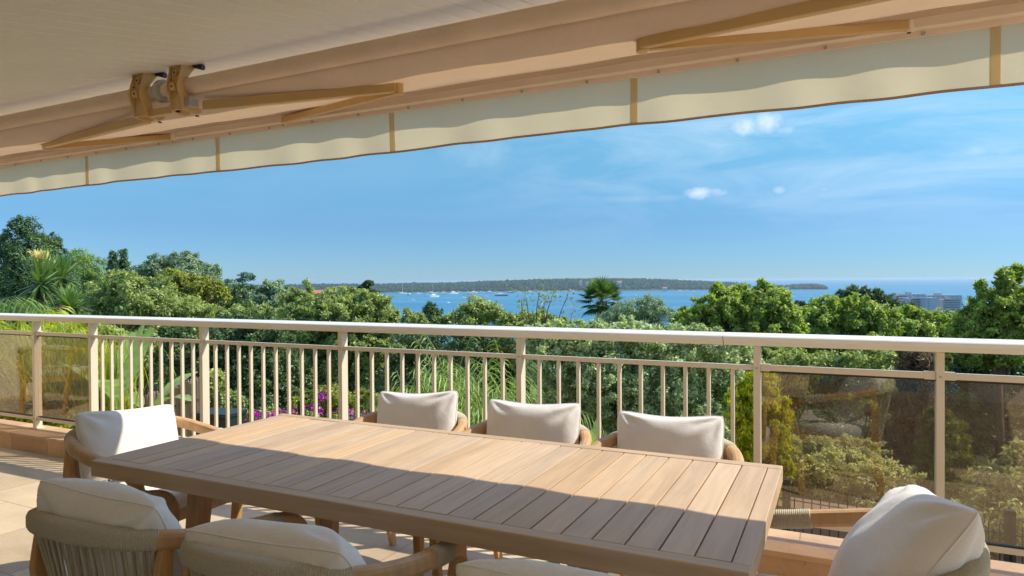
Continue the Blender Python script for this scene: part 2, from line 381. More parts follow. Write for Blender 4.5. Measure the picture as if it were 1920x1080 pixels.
CE_S = tan(radians(11.2))                             # the soffit rises outwards
def soff_z(y): return 2.395 + (y-1.9)*CE_S
def house():
    h = empty('house', (-2, -2.1, 0), 0, 'cream rendered house with a white slatted soffit over the terrace', 'house')
    o0 = Vector((-2, -2.1, 0))
    # soffit of tongue and groove boards running outwards
    m = MB(); w = 0.0985; y0, y1 = -2.0, 2.52
    x = -8.6
    while x < 3.2:
        a, b = x+0.0034, x+w-0.0034
        vs = []
        for (yy) in (y0, y1):
            z = soff_z(yy)
            vs += [(a, yy, z), (a+0.004, yy, z-0.004), (b-0.004, yy, z-0.004), (b, yy, z), (b, yy, z+0.014), (a, yy, z+0.014)]
        vs = [Vector(v)-o0 for v in vs]
        m.add(vs, [(0, 1, 7, 6), (1, 2, 8, 7), (2, 3, 9, 8), (3, 4, 10, 9), (4, 5, 11, 10), (5, 0, 6, 11), (5, 4, 3, 2, 1, 0), (6, 7, 8, 9, 10, 11)])
        x += w
    m.build('soffit', M_soffit, h)
    m = MB()
    vs = [Vector(v)-o0 for v in ((-8.6, y0, soff_z(y0)+0.02), (3.2, y0, soff_z(y0)+0.02), (3.2, y1, soff_z(y1)+0.02), (-8.6, y1, soff_z(y1)+0.02),
                                 (-8.6, y0, soff_z(y0)+0.22), (3.2, y0, soff_z(y0)+0.22), (3.2, y1, soff_z(y1)+0.22), (-8.6, y1, soff_z(y1)+0.22))]
    m.add(vs, [(0, 1, 2, 3), (7, 6, 5, 4), (0, 4, 5, 1), (1, 5, 6, 2), (2, 6, 7, 3), (3, 7, 4, 0)])
    m.build('roof_slab', M_wall, h)
    m = MB(); m.box(-13, -1.4, -0.25, 0, 0, 1.75); m.box(-1.4, 3.4, -0.25, 0, 1.62, 1.75) ; m.box(3.4, 10, -0.25, 0, 0, 1.75)
    m.build('wall', M_wall, h)
    m = MB(); m.box(-7.75, -7.5, 0.004, 5.2, 0, 3.1); m.build('wing_wall', M_wall, h)
    fr = MB()
    for xx in (-1.4, 0.2, 1.8, 3.34): fr.box(xx, xx+0.06, -0.14, -0.07, 0, 1.62)
    fr.box(-1.34, 3.34, -0.135, -0.075, 1.56, 1.62); fr.box(-1.34, 3.34, -0.135, -0.075, 0.0, 0.06)
    f = fr.build('window_frame', M_alu, h)
    m = MB(); m.box(-1.34, 3.34, -0.108, -0.102, 0.06, 1.56); m.build('pane', M_glass, f)
    m = MB(); m.box(-2, 4, -2.6, -2.55, 0, 1.75); m.build('room_wall', M_wall, h)
    return h
house()

def gz(d):
    if d < 14: return -1.7 - 0.03*d
    return -2.12 - (d-14)*0.125
SEA_Z = -45.0
def ground():
    # garden slope falling away to the bay, built as one sheet in polar rings
    rs = [2, 4, 6, 8, 11, 15, 20, 28, 40, 60, 90, 140, 200, 280, 350, 420]
    az = [radians(a) for a in range(-80, 82, 4)]
    rng = random.Random(3); V = []
    for r in rs:
        for a in az:
            aa = a - YAW*-1
            z = gz(r) + (rng.uniform(-1, 1)*min(r*0.01, 1.2))
            V.append((-sin(YAW - a)*0 + sin(a-YAW)*r, cos(a-YAW)*r, max(z, SEA_Z-6)))
    n = len(az); Fc = [(i*n+j, i*n+j+1, (i+1)*n+j+1, (i+1)*n+j) for i in range(len(rs)-1) for j in range(n-1)]
    m = MB().add(V, Fc)
    t = NT("garden_soil"); n1 = t.noise(0.25, 8); n2 = t.noise(3, 6)
    col = t.ramp(n1.outputs['Fac'], [(0.35, lin(48, 58, 30)), (0.55, lin(78, 84, 44)), (0.75, lin(112, 98, 68))])
    o = m.build('ground', t.done(t.pbr(col, 0.95, 0, t.bump(n2.outputs['Fac'], 0.6, 0.1), 0.1)), smooth=True); tag(o, kind='structure')
    # sea
    t = NT("sea_water")
    w1 = t.noise(0.02, 6, 0.6, stretch=(1, 3, 1)); w2 = t.noise(0.0016, 4, 0.5, stretch=(1, 4, 1))
    col = t.ramp(w2.outputs['Fac'], [(0.3, lin(38, 104, 134)), (0.55, lin(52, 122, 150)), (0.75, lin(72, 140, 164))])
    p = t.pbr(col, 0.42, 0, t.bump(w1.outputs['Fac'], 0.7, 3.0), 0.25)
    R = 42000; ring = []
    V = [(0, 0, SEA_Z)]
    m = MB(); rr = [200, 600, 1500, 4000, 12000, R]; nn = 96; V = []; 
    for r in rr:
        for i in range(nn): V.append((r*cos(2*pi*i/nn), r*sin(2*pi*i/nn), SEA_Z))
    Fc = [(i*nn+j, i*nn+(j+1) % nn, (i+1)*nn+(j+1) % nn, (i+1)*nn+j) for i in range(len(rr)-1) for j in range(nn)]
    m.add(V, Fc); o = m.build('sea', t.done(p)); tag(o, kind='structure')
ground()

# ------------------------------------------------------------------ islands
def ico(sub):
    bm = bmesh.new(); bmesh.ops.create_icosphere(bm, subdivisions=sub, radius=1)
    v = np.array([x.co[:] for x in bm.verts]); f = np.array([[q.index for q in x.verts] for x in bm.faces]); bm.free(); return v, f
ICO1 = ico(1)
ICO2 = ico(2)
def sea_dist(px, py):
    d = px_dir(px, py); return (SEA_Z-H)/d.z
M_wood_far = mat_leaf("far_wood", lin(18, 32, 22), lin(46, 60, 36), 0.0, 0.9, 0.1)
M_sand = mat_simple("shore_ground", lin(74, 80, 56), 0.9, 0, 0.2, 0.02)
def island(prof, base_py, depth, name, seed, step=5, cr=5.2):
    rng = np.random.default_rng(seed)
    xs = np.arange(prof[0][0], prof[-1][0]+0.1, step)
    tops = np.interp(xs, [p[0] for p in prof], [p[1] for p in prof])
    bases = np.interp(xs, [base_py[0][0], base_py[1][0]], [base_py[0][1], base_py[1][1]])
    V = []; rows = 7; cents = []
    for x, ty, by in zip(xs, tops, bases):
        D = (SEA_Z-H)/px_dir(x, by).z; dr = px_dir(x, by); dr = Vector((dr.x, dr.y, 0)); dl = dr.length; dr.normalize()
        h = max((by-ty)*D/F - 4.0, 1.0)
        f = min(1.0, (x-prof[0][0])/60+0.25, (prof[-1][0]-x)/50+0.12)
        for r in range(rows):
            u = r/(rows-1); dd = D*dl + depth*f*u
            z = SEA_Z - 1 + (h+1)*sin(pi*min(max(u*1.0, 0.0), 1))**0.55 if 0 < u < 1 else SEA_Z-1.5
            V.append((dr.x*dd, dr.y*dd, z))
    n = rows; Fc = [(i*n+j, i*n+j+1, (i+1)*n+j+1, (i+1)*n+j) for i in range(len(xs)-1) for j in range(n-1)]
    o = MB().add(V, Fc).build(name, M_sand); tag(o, kind='structure')
    V = np.array(V).reshape(len(xs), rows, 3)
    vv, ff = ICO1; A = []; B = []; T = []; cnt = 0
    for i in range(len(xs)-1):
        for q in range(int(80*step/5)):
            a, b = rng.random(), 0.04+0.90*rng.random()*(1 if rng.random() < 0.5 else 0.5)
            p = V[i]*(1-a) + V[i+1]*a; j = b*(rows-1); j0 = int(j); w = j-j0
            c = p[j0]*(1-w) + p[min(j0+1, rows-1)]*w
            r = cr*rng.uniform(0.5, 1.5)
            g = vv*(1+0.18*rng.standard_normal((len(vv), 1)))*np.array([r, r, r*rng.uniform(0.8, 1.3)]) + c + np.array([0, 0, r*0.35])
            A.append(g); B.append(ff+cnt); cnt += len(vv); T.append(np.full(len(ff), rng.random()))
    o = np_mesh(name+'_wood', np.concatenate(A), np.concatenate(B), M_wood_far, None, np.concatenate(T))
    tag(o, 'dark wood covering the long low island across the bay' if seed == 1 else 'dark wood covering the small islet right of the long island', 'wood', None, 'stuff')
    return V
ISL = island([(470, 541), (540, 537), (600, 535), (700, 535.5), (760, 533.5), (840, 532.5), (900, 530), (960, 527.5), (1010, 525.5), (1060, 524.5), (1120, 523.5), (1170, 523.5), (1230, 525), (1290, 528), (1340, 530), (1380, 532.5), (1405, 536)],
             ((470, 551), (1405, 543.5)), 420, 'island', 1)
island([(1425, 539), (1450, 537), (1475, 538), (1490, 535.5), (1520, 534.5), (1540, 536.5), (1554, 541.5)], ((1425, 543), (1554, 542.5)), 260, 'islet', 2)

# ------------------------------------------------------------------ railing
def rail_x(px):                                       # where the sight line through that photo column meets the railing
    d = px_dir(px, 560); n = Vector((-sin(RA), cos(RA), 0)); P0 = Vector((0, 3.60, 0))
    t = n.dot(P0)/n.dot(d); p = d*t
    return (p-P0).dot(Vector((cos(RA), sin(RA), 0)))
def railing():
    e = empty('railing', (0, 3.60, 0), RA, 'long pale metal balcony railing with balusters and smoked glass panes along the terrace edge', 'railing')
    posts = [rail_x(p) for p in (66, 169, 372, 633, 971, 1419, 1763)]
    step = (posts[5]-posts[1])/4
    posts = [posts[1]-0.78*i for i in (4, 3, 2, 1)] + [posts[1]+step*i for i in range(5)] + [posts[6]] + [posts[6]+0.765*i for i in range(1, 5)]
    kinds = ['g']*4 + ['b']*4 + ['g']*6
    for x in posts:
        m = MB(); m.box(x-0.016, x+0.016, -0.012, 0.050, 0.15, 1.095)
        o = m.build('post', M_alu, e, bevel=0.002)
        b = MB(); b.box(x-0.03, x+0.03, -0.022, 0.062, 0.1505, 0.156); b.build('foot_plate', M_alu, o)
        for zz in (0.985, 0.236): b = MB(); b.tube([(x, -0.0125, zz), (x, -0.0155, zz)], 0.0055, 8); b.build('screw', M_grey, o)
    # handrail: a tilted cap over a deeper channel, in lengths with fine joints
    prof = [(-0.034, 1.098), (0.068, 1.098), (0.078, 1.130), (0.076, 1.149), (0.068, 1.155), (-0.050, 1.147), (-0.056, 1.142), (-0.056, 1.122), (-0.036, 1.119)]
    joints = [-16, rail_x(495), rail_x(1358), 9]
    m = MB()
    for a, b in zip(joints[:-1], joints[1:]):
        m.sweep([(a+0.0015, 0, 0), (b-0.0015, 0, 0)], [(-q[0], q[1]) for q in prof])
    m.build('handrail', M_cap, e)
    for i in range(len(posts)-1):
        a, b = posts[i]+0.016, posts[i+1]-0.016
        kd = kinds[i] if i < len(kinds) else 'g'
        if kd == 'b':
            m = MB(); m.box(a, b, 0.0, 0.036, 0.972, 0.996); m.build('crossbar', M_alu, e, bevel=0.002)
            m = MB(); m.box(a, b, 0.006, 0.03, 0.222, 0.246); m.build('bottom_rail', M_alu, e, bevel=0.002)
            st = (posts[i+1]-posts[i])/11
            for j in range(1, 11):
                x = posts[i]+st*j
                m = MB(); m.box(x-0.009, x+0.009, 0.006, 0.030, 0.246, 0.972); m.build('baluster', M_alu, e, bevel=0.0015, seg=1)
        else:
            m = MB(); m.box(a, b, 0.004, 0.034, 0.972, 1.000); cb = m.build('crossbar', M_alu, e, bevel=0.002)
            m = MB(); m.box(a, b, 0.004, 0.034, 0.222, 0.250); br = m.build('bottom_rail', M_alu, e, bevel=0.002)
            for s_ in (a, b-0.045):
                m = MB(); m.box(s_, s_+0.045, 0.000, 0.038, 0.969, 1.004); m.build('clamp', M_alu, cb, bevel=0.002)
                m = MB(); m.box(s_, s_+0.03, 0.001, 0.037, 0.219, 0.254); m.build('clamp', M_alu, br, bevel=0.002)
            m = MB(); m.box(a, b, 0.007, 0.031, 0.963, 0.972); m.build('gasket', M_dark, cb)
            m = MB(); m.box(a, b, 0.007, 0.031, 0.250, 0.258); m.build('gasket', M_dark, br)
            m = MB(); m.box(a+0.004, b-0.004, 0.016, 0.022, 0.258, 0.963); o = m.build('glass_pane', M_glass, e)
    return e
railing()

# ------------------------------------------------------------------ awning
VB = 2.70
def awning():
    e = empty('awning', (0, VB, 2.26), 0, 'beige folding arm awning with cream valance, partly unrolled under the soffit', 'awning')
    off = Vector((0, VB, 2.26))
    X0, X1 = -8.0, 2.6
    def L(v): return Vector(v)-off
    TY, TZ, TR = 2.20, 2.352, 0.040
    rng = random.Random(5)
    # roller tube with cloth wound on it
    m = MB()
    for a, b in ((X0, -3.10), (-2.86, X1)):
        n = int((b-a)/0.12); m.tube([L((a+(b-a)*i/n, TY, TZ)) for i in range(n+1)], [TR+0.0012*rng.random() for _ in range(n+1)], 28)
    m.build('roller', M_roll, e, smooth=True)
    m = MB(); m.tube([L((-3.10, TY, TZ)), L((-2.86, TY, TZ))], 0.036, 24); ax = m.build('axle', M_bar, e, smooth=True)
    m = MB(); m.tube([L((-3.005, TY, TZ)), L((-2.975, TY, TZ))], 0.056, 32); m.tube([L((-3.02, TY, TZ)), L((-3.005, TY, TZ))], 0.049, 32); m.build('bearing_ring', M_grey, ax, bevel=0.004)
    # cloth from the lower front of the roller to the front bar
    xs = np.linspace(X0, X1, 361); ts = np.linspace(0, 1, 15)
    A = Vector((0, TY-0.008, TZ-0.0405)); B = Vector((0, 2.655, 2.300))
    P = []
    for x in xs:
        w = 0.004*sin(x*3.1)+0.003*sin(x*7.7+1)
        for t in ts:
            sag = -0.022*sin(pi*t)*(1+0.4*sin(x*1.3)) + w*sin(pi*t)*1.2 + 0.0016*sin(x*23+5*t)*sin(pi*t)
            P.append((x, A.y+(B.y-A.y)*t-VB, A.z+(B.z-A.z)*t+sag-2.26))
    nt_ = len(ts); Q = np.array([(i*nt_+j, (i+1)*nt_+j, (i+1)*nt_+j+1, i*nt_+j+1) for i in range(len(xs)-1) for j in range(nt_-1)])
    cl = np_mesh('cloth', np.array(P), Q, M_fabric, e, None, True)
    # hem folded under the cloth just behind the bar
    m = MB(); m.sweep([L((X0+(X1-X0)*i/160, 2.60+0.003*sin(i*0.9), 2.288+0.002*sin(i*0.7+1))) for i in range(161)], [(-0.03, 0), (0.03, 0), (0.03, 0.0022), (-0.03, 0.0022)])
    m.build('hem', M_fabric, cl)
    # front bar
    m = MB()
    prof = [(2.645, 2.262), (2.645, 2.318), (2.672, 2.332), (2.745, 2.328), (2.758, 2.312), (2.758, 2.272), (2.735, 2.262)]
    m.sweep([L((X0, 0, 0)) + Vector((0, 0, 0)), L((X1, 0, 0))], [(-p, q) for p, q in prof])
    fb = m.build('front_bar', M_bar, e, bevel=0.002)
    m = MB(); m.box(X0, X1, 2.683-VB, 2.697-VB, -0.018, 0.003); m.build('valance_rail', M_bar, e, bevel=0.0015)
    x = X0+0.1; m = MB()
    while x < X1:
        m.tube([L((x, 2.684, 2.251)), L((x, 2.678, 2.251))], 0.0065, 10); x += 0.30
    m.build('rivet', M_grey, fb)['kind'] = 'stuff'
    # valance: waving cloth curtain
    nx = 900; zs = np.linspace(0, 1, 16); xs = np.linspace(X0, X1, nx)
    ph = [rng.uniform(0, 6.28) for _ in range(8)]
    def wave(x):
        return 0.5*sin(x*2*pi/0.40+ph[0]+0.8*sin(x*2.3)) + 0.35*sin(x*2*pi/0.62+ph[1]) + 0.25*sin(x*2*pi/0.27+ph[2]+sin(x*1.1))
    def vpt(x, t):
        hgt = 0.187+0.004*sin(x*2.2+1)
        y = 2.690 + 0.012*wave(x)*(t**0.9) + 0.004*t
        return (x, y-VB, -0.016-hgt*t)
    P = [vpt(x, t) for x in xs for t in zs]; nz = len(zs)
    Q = np.array([(i*nz+j, (i+1)*nz+j, (i+1)*nz+j+1, i*nz+j+1) for i in range(nx-1) for j in range(nz-1)])
    va = np_mesh('valance', np.array(P), Q, M_val, e, None, True)
    m = MB(); m.sweep([Vector(vpt(x, 1.0))+Vector((0, 0, -0.003)) for x in xs[::2]], [(-0.0022, -0.0045), (0.0022, -0.0045), (0.0022, 0.0045), (-0.0022, 0.0045)])
    m.build('hem_tape', M_hem, va)
    sx = -0.823-1.2*6
    while sx < X1:
        if sx > X0:
            m = MB()
            for j in range(nz-1):
                a, b = zs[j], zs[j+1]
                q = [Vector(vpt(sx-0.014, a)), Vector(vpt(sx+0.014, a)), Vector(vpt(sx+0.014, b)), Vector(vpt(sx-0.014, b))]
                d = Vector((0, 0.0016, 0))
                m.add([v-d for v in q]+[v+d for v in q], [(0, 1, 2, 3), (7, 6, 5, 4), (0, 3, 7, 4), (1, 5, 6, 2)])
            m.build('seam_tape', M_tape, va)
        sx += 1.2035
    # brackets that carry roller and arms
    def bracket(x):
        b = MB()
        def bx(y, z): return (0, y, z)
        out = [(2.165, 2.47), (2.215, 2.47), (2.225, 2.43), (2.155, 2.405), (2.150, 2.38), (2.142, 2.34), (2.150, 2.31), (2.170, 2.265), (2.175, 2.235), (2.235, 2.225), (2.262, 2.245), (2.262, 2.262), (2.215, 2.268), (2.195, 2.30), (2.185, 2.34), (2.188, 2.385), (2.172, 2.41)]
        # two cheek plates joined by webs
        sil = [(2.150, 2.458), (2.150, 2.420), (2.142, 2.395), (2.135, 2.370), (2.130, 2.345), (2.135, 2.315), (2.150, 2.285), (2.156, 2.235), (2.235, 2.228), (2.262, 2.243), (2.258, 2.258), (2.200, 2.268), (2.196, 2.300), (2.180, 2.345), (2.186, 2.390), (2.215, 2.430), (2.240, 2.458)]
        for s_ in (-0.044, 0.035):
            n = len(sil)
            vs = [L((x+s_, y, z)) for y, z in sil] + [L((x+s_+0.009, y, z)) for y, z in sil]
            b.add(vs, [tuple(range(n)), tuple(range(2*n-1, n-1, -1))] + [(i, (i+1) % n, n+(i+1) % n, n+i) for i in range(n)])
        o = b.build('bracket', M_arm, e, bevel=0.002)
        w = MB(); w.box(x-0.035, x+0.035, 2.160-VB, 2.174-VB, -0.02, 0.19); 
        w.box(x-0.055, x+0.055, 2.16-VB, 2.25-VB, 0.1985, 0.207)
        w.build('web', M_arm, o, bevel=0.002)
        w = MB()
        for zz, rr in ((2.41, 0.007), (2.342, 0.010)):
            w.tube([L((x-0.002, 2.132 if zz < 2.4 else 2.148, zz)), L((x-0.002, 2.172, zz))], rr*1.9, 14)
        w.build('boss', M_arm, o, bevel=0.0015)
        for zz, rr in ((2.41, 0.006), (2.342, 0.006), (2.372, 0.004)):
            w = MB(); y_ = 2.1475 if zz > 2.4 else 2.1315; w.tube([L((x-0.002, y_-0.001, zz)), L((x-0.002, y_+0.0012, zz))], rr, 10); w.build('bolt', M_dark, o)
        w = MB(); w.box(x-0.015, x+0.012, 2.1625-VB, 2.1645-VB, 2.43-2.26, 2.452-2.26); w.build('slot', M_dark, o); w = MB(); w.box(x-0.012, x+0.012, 2.1625-VB, 2.1645-VB, 2.295-2.26, 2.312-2.26); w.build('slot', M_dark, o); w = MB()
        w.tube([L((x+0.03, 2.245, 2.226)), L((x+0.03, 2.245, 2.2215))], 0.009, 12); w.build('bolt', M_dark, o); w = MB()
        w.tube([L((x+0.05, 2.215, 2.452)), L((x+0.10, 2.225, 2.440))], [0.010, 0.014], 10)
        w.build('bolt', M_dark, o)
    for x in (-3.115, -2.845):
        bracket(x)
    m = MB(); m.bar(L((-3.08, 2.19, 2.252)), L((-2.88, 2.19, 2.252)), 0.030, 0.036); m.build('torsion_bar', M_arm, e, bevel=0.003)
    m = MB(); m.box(-2.805, -2.765, 2.165-VB, 2.215-VB, -0.010, 0.030); m.build('end_cap', M_grey, e, bevel=0.002)
    # folding arms: shoulder, elbow, tip
    arms = [((-2.75, 2.235, 2.262), (-1.79, 2.44, 2.272), (-2.66, 2.640, 2.268)),
            ((-3.16, 2.235, 2.248), (-4.42, 2.44, 2.268), (-3.52, 2.640, 2.268)),
            ((0.62, 2.235, 2.268), (-0.69, 2.40, 2.275), (0.155, 2.640, 2.272))]
    for sh, el, tip in arms:
        sh, el, tip = L(sh), L(el), L(tip); sg = 1 if el.x > sh.x else -1
        m = MB(); m.bar(sh, el, 0.034, 0.046, w2=0.030, h2=0.040); u = m.build('upper_arm', M_arm, e, bevel=0.004)
        el2 = el + Vector((0, 0.028, -0.004))
        m = MB(); m.bar(el2 - Vector((sg*0.02, 0, 0)), tip, 0.024, 0.034, w2=0.024, h2=0.032); m.build('forearm', M_arm, u, bevel=0.003)
        m = MB(); m.tube([el+Vector((0, 0.015, 0.024)), el+Vector((0, 0.015, -0.027))], 0.021, 16); m.build('elbow', M_arm, u, bevel=0.002)
        m = MB(); m.box(el.x-sg*0.085-0.018, el.x-sg*0.085+0.018, el.y-0.0355, el.y-0.0345, el.z-0.004, el.z+0.004)
        m = MB(); m.tube([tip+Vector((0, 0, 0.03)), tip+Vector((0, 0, -0.024))], 0.012, 12); m.bar(tip, tip+Vector((0, 0.03, 0.012)), 0.03, 0.02); jo = m.build('arm_joint', M_bar, u, bevel=0.002)
        m = MB(); m.tube([tip+Vector((0, 0, -0.024)), tip+Vector((0, 0, -0.026))], 0.007, 10); m.build('pin', M_dark, jo)
    return e
awning()

# ------------------------------------------------------------------ table
TC = Vector((-1.43, 2.125, 0))
def table():
    t = empty('dining_table', TC, RA*0.9, 'long slatted teak outdoor dining table in the middle of the terrace, half in shade', 'table')
    hx, hy, z0, z1 = 1.20, 0.505, 0.690, 0.750
    fw_, fs = 0.050, 0.047
    for a, b in ((-hy, -hy+fw_), (hy-fw_, hy)): m = MB(); m.box(-hx, hx, a, b, z0, z1); m.build('side_rail', M_teak_x, t, bevel=0.004)
    for a, b in ((-hx, -hx+fs), (hx-fs, hx)): m = MB(); m.box(a, b, -hy+fw_, hy-fw_, z0, z1-0.001); m.build('end_rail', M_teak_y, t, bevel=0.003)
    n = 26; w = (2*hx-2*fs)/n; m = MB(); rng = random.Random(2)
    for i in range(n):
        x = -hx+fs+w*i; dz = rng.uniform(-0.0012, 0.0008)
        m.box(x+0.0028, x+w-0.0028, -hy+fw_+0.002, hy-fw_-0.002, z1-0.022+dz, z1-0.001+dz)
    m.build('slats', M_teak_y, t, bevel=0.0012, seg=1)
    for y in (-0.22, 0.22): m = MB(); m.box(-hx+fs, hx-fs, y-0.03, y+0.03, z0+0.002, z1-0.026); m.build('batten', M_teak_x, t)
    for sx in (-1, 1):
        for sy in (-1, 1):
            m = MB(); m.bar((sx*0.77, sy*0.36, z0+0.002), (sx*0.81, sy*0.40, 0), 0.066, 0.066, w2=0.050, h2=0.050)
            m.build('leg', M_teak_c, t, bevel=0.004)
        m = MB(); m.box(sx*0.775-0.022, sx*0.775+0.022, -0.325, 0.325, 0.60, 0.688); m.build('crosspiece', M_teak_y, t, bevel=0.003)
    return t
table()

# ------------------------------------------------------------------ chairs (origin under the seat, facing +y)
RAILP = [(0.293, 0.288, 0.555), (0.302, 0.278, 0.600), (0.308, 0.235, 0.630), (0.312, 0.12, 0.648), (0.308, -0.02, 0.672), (0.285, -0.15, 0.698), (0.225, -0.245, 0.718), (0.115, -0.295, 0.731), (0, -0.308, 0.735)]
RAILP = RAILP + [(-x, y, z) for x, y, z in RAILP[-2::-1]]
def rounded(w, h, r=0.008, n=3):
    P = []
    for cx, cy, a0 in ((w/2-r, h/2-r, 0), (-w/2+r, h/2-r, 90), (-w/2+r, -h/2+r, 180), (w/2-r, -h/2+r, 270)):
        for i in range(n): a = radians(a0+90*i/(n-1)); P.append((cx+r*cos(a), cy+r*sin(a)))
    return P
def cushion_mesh(name, w, h, t, seed, parent=None, m=None, sharp=2.3, wr=0.0055, tufts=0.5, pinch=0.035, nx=44, ny=34, seam=True):
    """pillow in its own x (width), z (height) plane, y is thickness"""
    rng = np.random.default_rng(seed)
    P = []; Fq = []
    ph = rng.uniform(0, 6.28, 12)
    us = np.sin(np.linspace(-pi/2, pi/2, nx)); vs = np.sin(np.linspace(-pi/2, pi/2, ny))
    def pt(u, v, sd):
        rc = 0.075*(abs(u)**5)*(abs(v)**5)
        fx = 1-pinch*2.0*(1-v*v)*(abs(u)**3)*0.55-rc; fz = 1-pinch*2.6*(1-u*u)*(abs(v)**3)-rc*1.2
        x = u*w/2*fx; z = v*h/2*fz
        prof = max(0.0, (1-abs(u)**sharp))**0.50*max(0.0, (1-abs(v)**sharp))**0.50
        cr = (1-abs(u))*(1-abs(v))
        e = min(1.0, 6*(1-abs(u)))*min(1.0, 6*(1-abs(v)))
        y = sd*t/2*prof
        # creases that fan from the corners and soft dents
        for kx, kz, i in ((1, 1, 0), (-1, 1, 1), (1, -1, 2), (-1, -1, 3)):
            dx, dz = (kx-u), (kz-v); r = sqrt(dx*dx+dz*dz)+1e-6; an = atan2(dz*kz, dx*kx)
            y += sd*wr*1.6*math.exp(-((r-0.42)/0.30)**2)*sin(an*9+ph[i]+sd)*e
        y += sd*wr*(sin(u*4.2+ph[5]+v*2.1)*0.8+sin(v*5.1+ph[6]-u*1.7)*0.7+0.5*sin(u*9+v*6+ph[7]))*e*prof
        # dog-eared corners stay a little fuller
        return (x, y, z)
    for sd in (1, -1):
        for i in range(nx):
            for j in range(ny): P.append(pt(us[i], vs[j], sd))
    n = nx*ny
    for s_ in (0, 1):
        for i in range(nx-1):
            for j in range(ny-1):
                q = [i*ny+j, (i+1)*ny+j, (i+1)*ny+j+1, i*ny+j+1]
                Fq.append(tuple(x+n*s_ for x in (q[::-1] if s_ == 0 else q)))
    me = bpy.data.meshes.new(name); me.from_pydata(P, [], Fq)
    bm = bmesh.new(); bm.from_mesh(me); bmesh.ops.remove_doubles(bm, verts=bm.verts, dist=0.0004); bmesh.ops.recalc_face_normals(bm, faces=bm.faces); bm.to_mesh(me); bm.free()
    o = link(name, me, m or M_cush, parent, True)
    if seam:
        path = []
        for u, v in [(x, -1) for x in us[::2]]+[(1, y) for y in vs[::2]]+[(x, 1) for x in us[::-2]]+[(-1, y) for y in vs[::-2]]:
            p = pt(u, v, 1); 
            if not path or (Vector(p)-Vector(path[-1])).length > 0.002: path.append(p)
        mm = MB(); mm.tube(path, 0.0030, 5, False); mm.build('piping', M_cush, o, smooth=True)
    return o

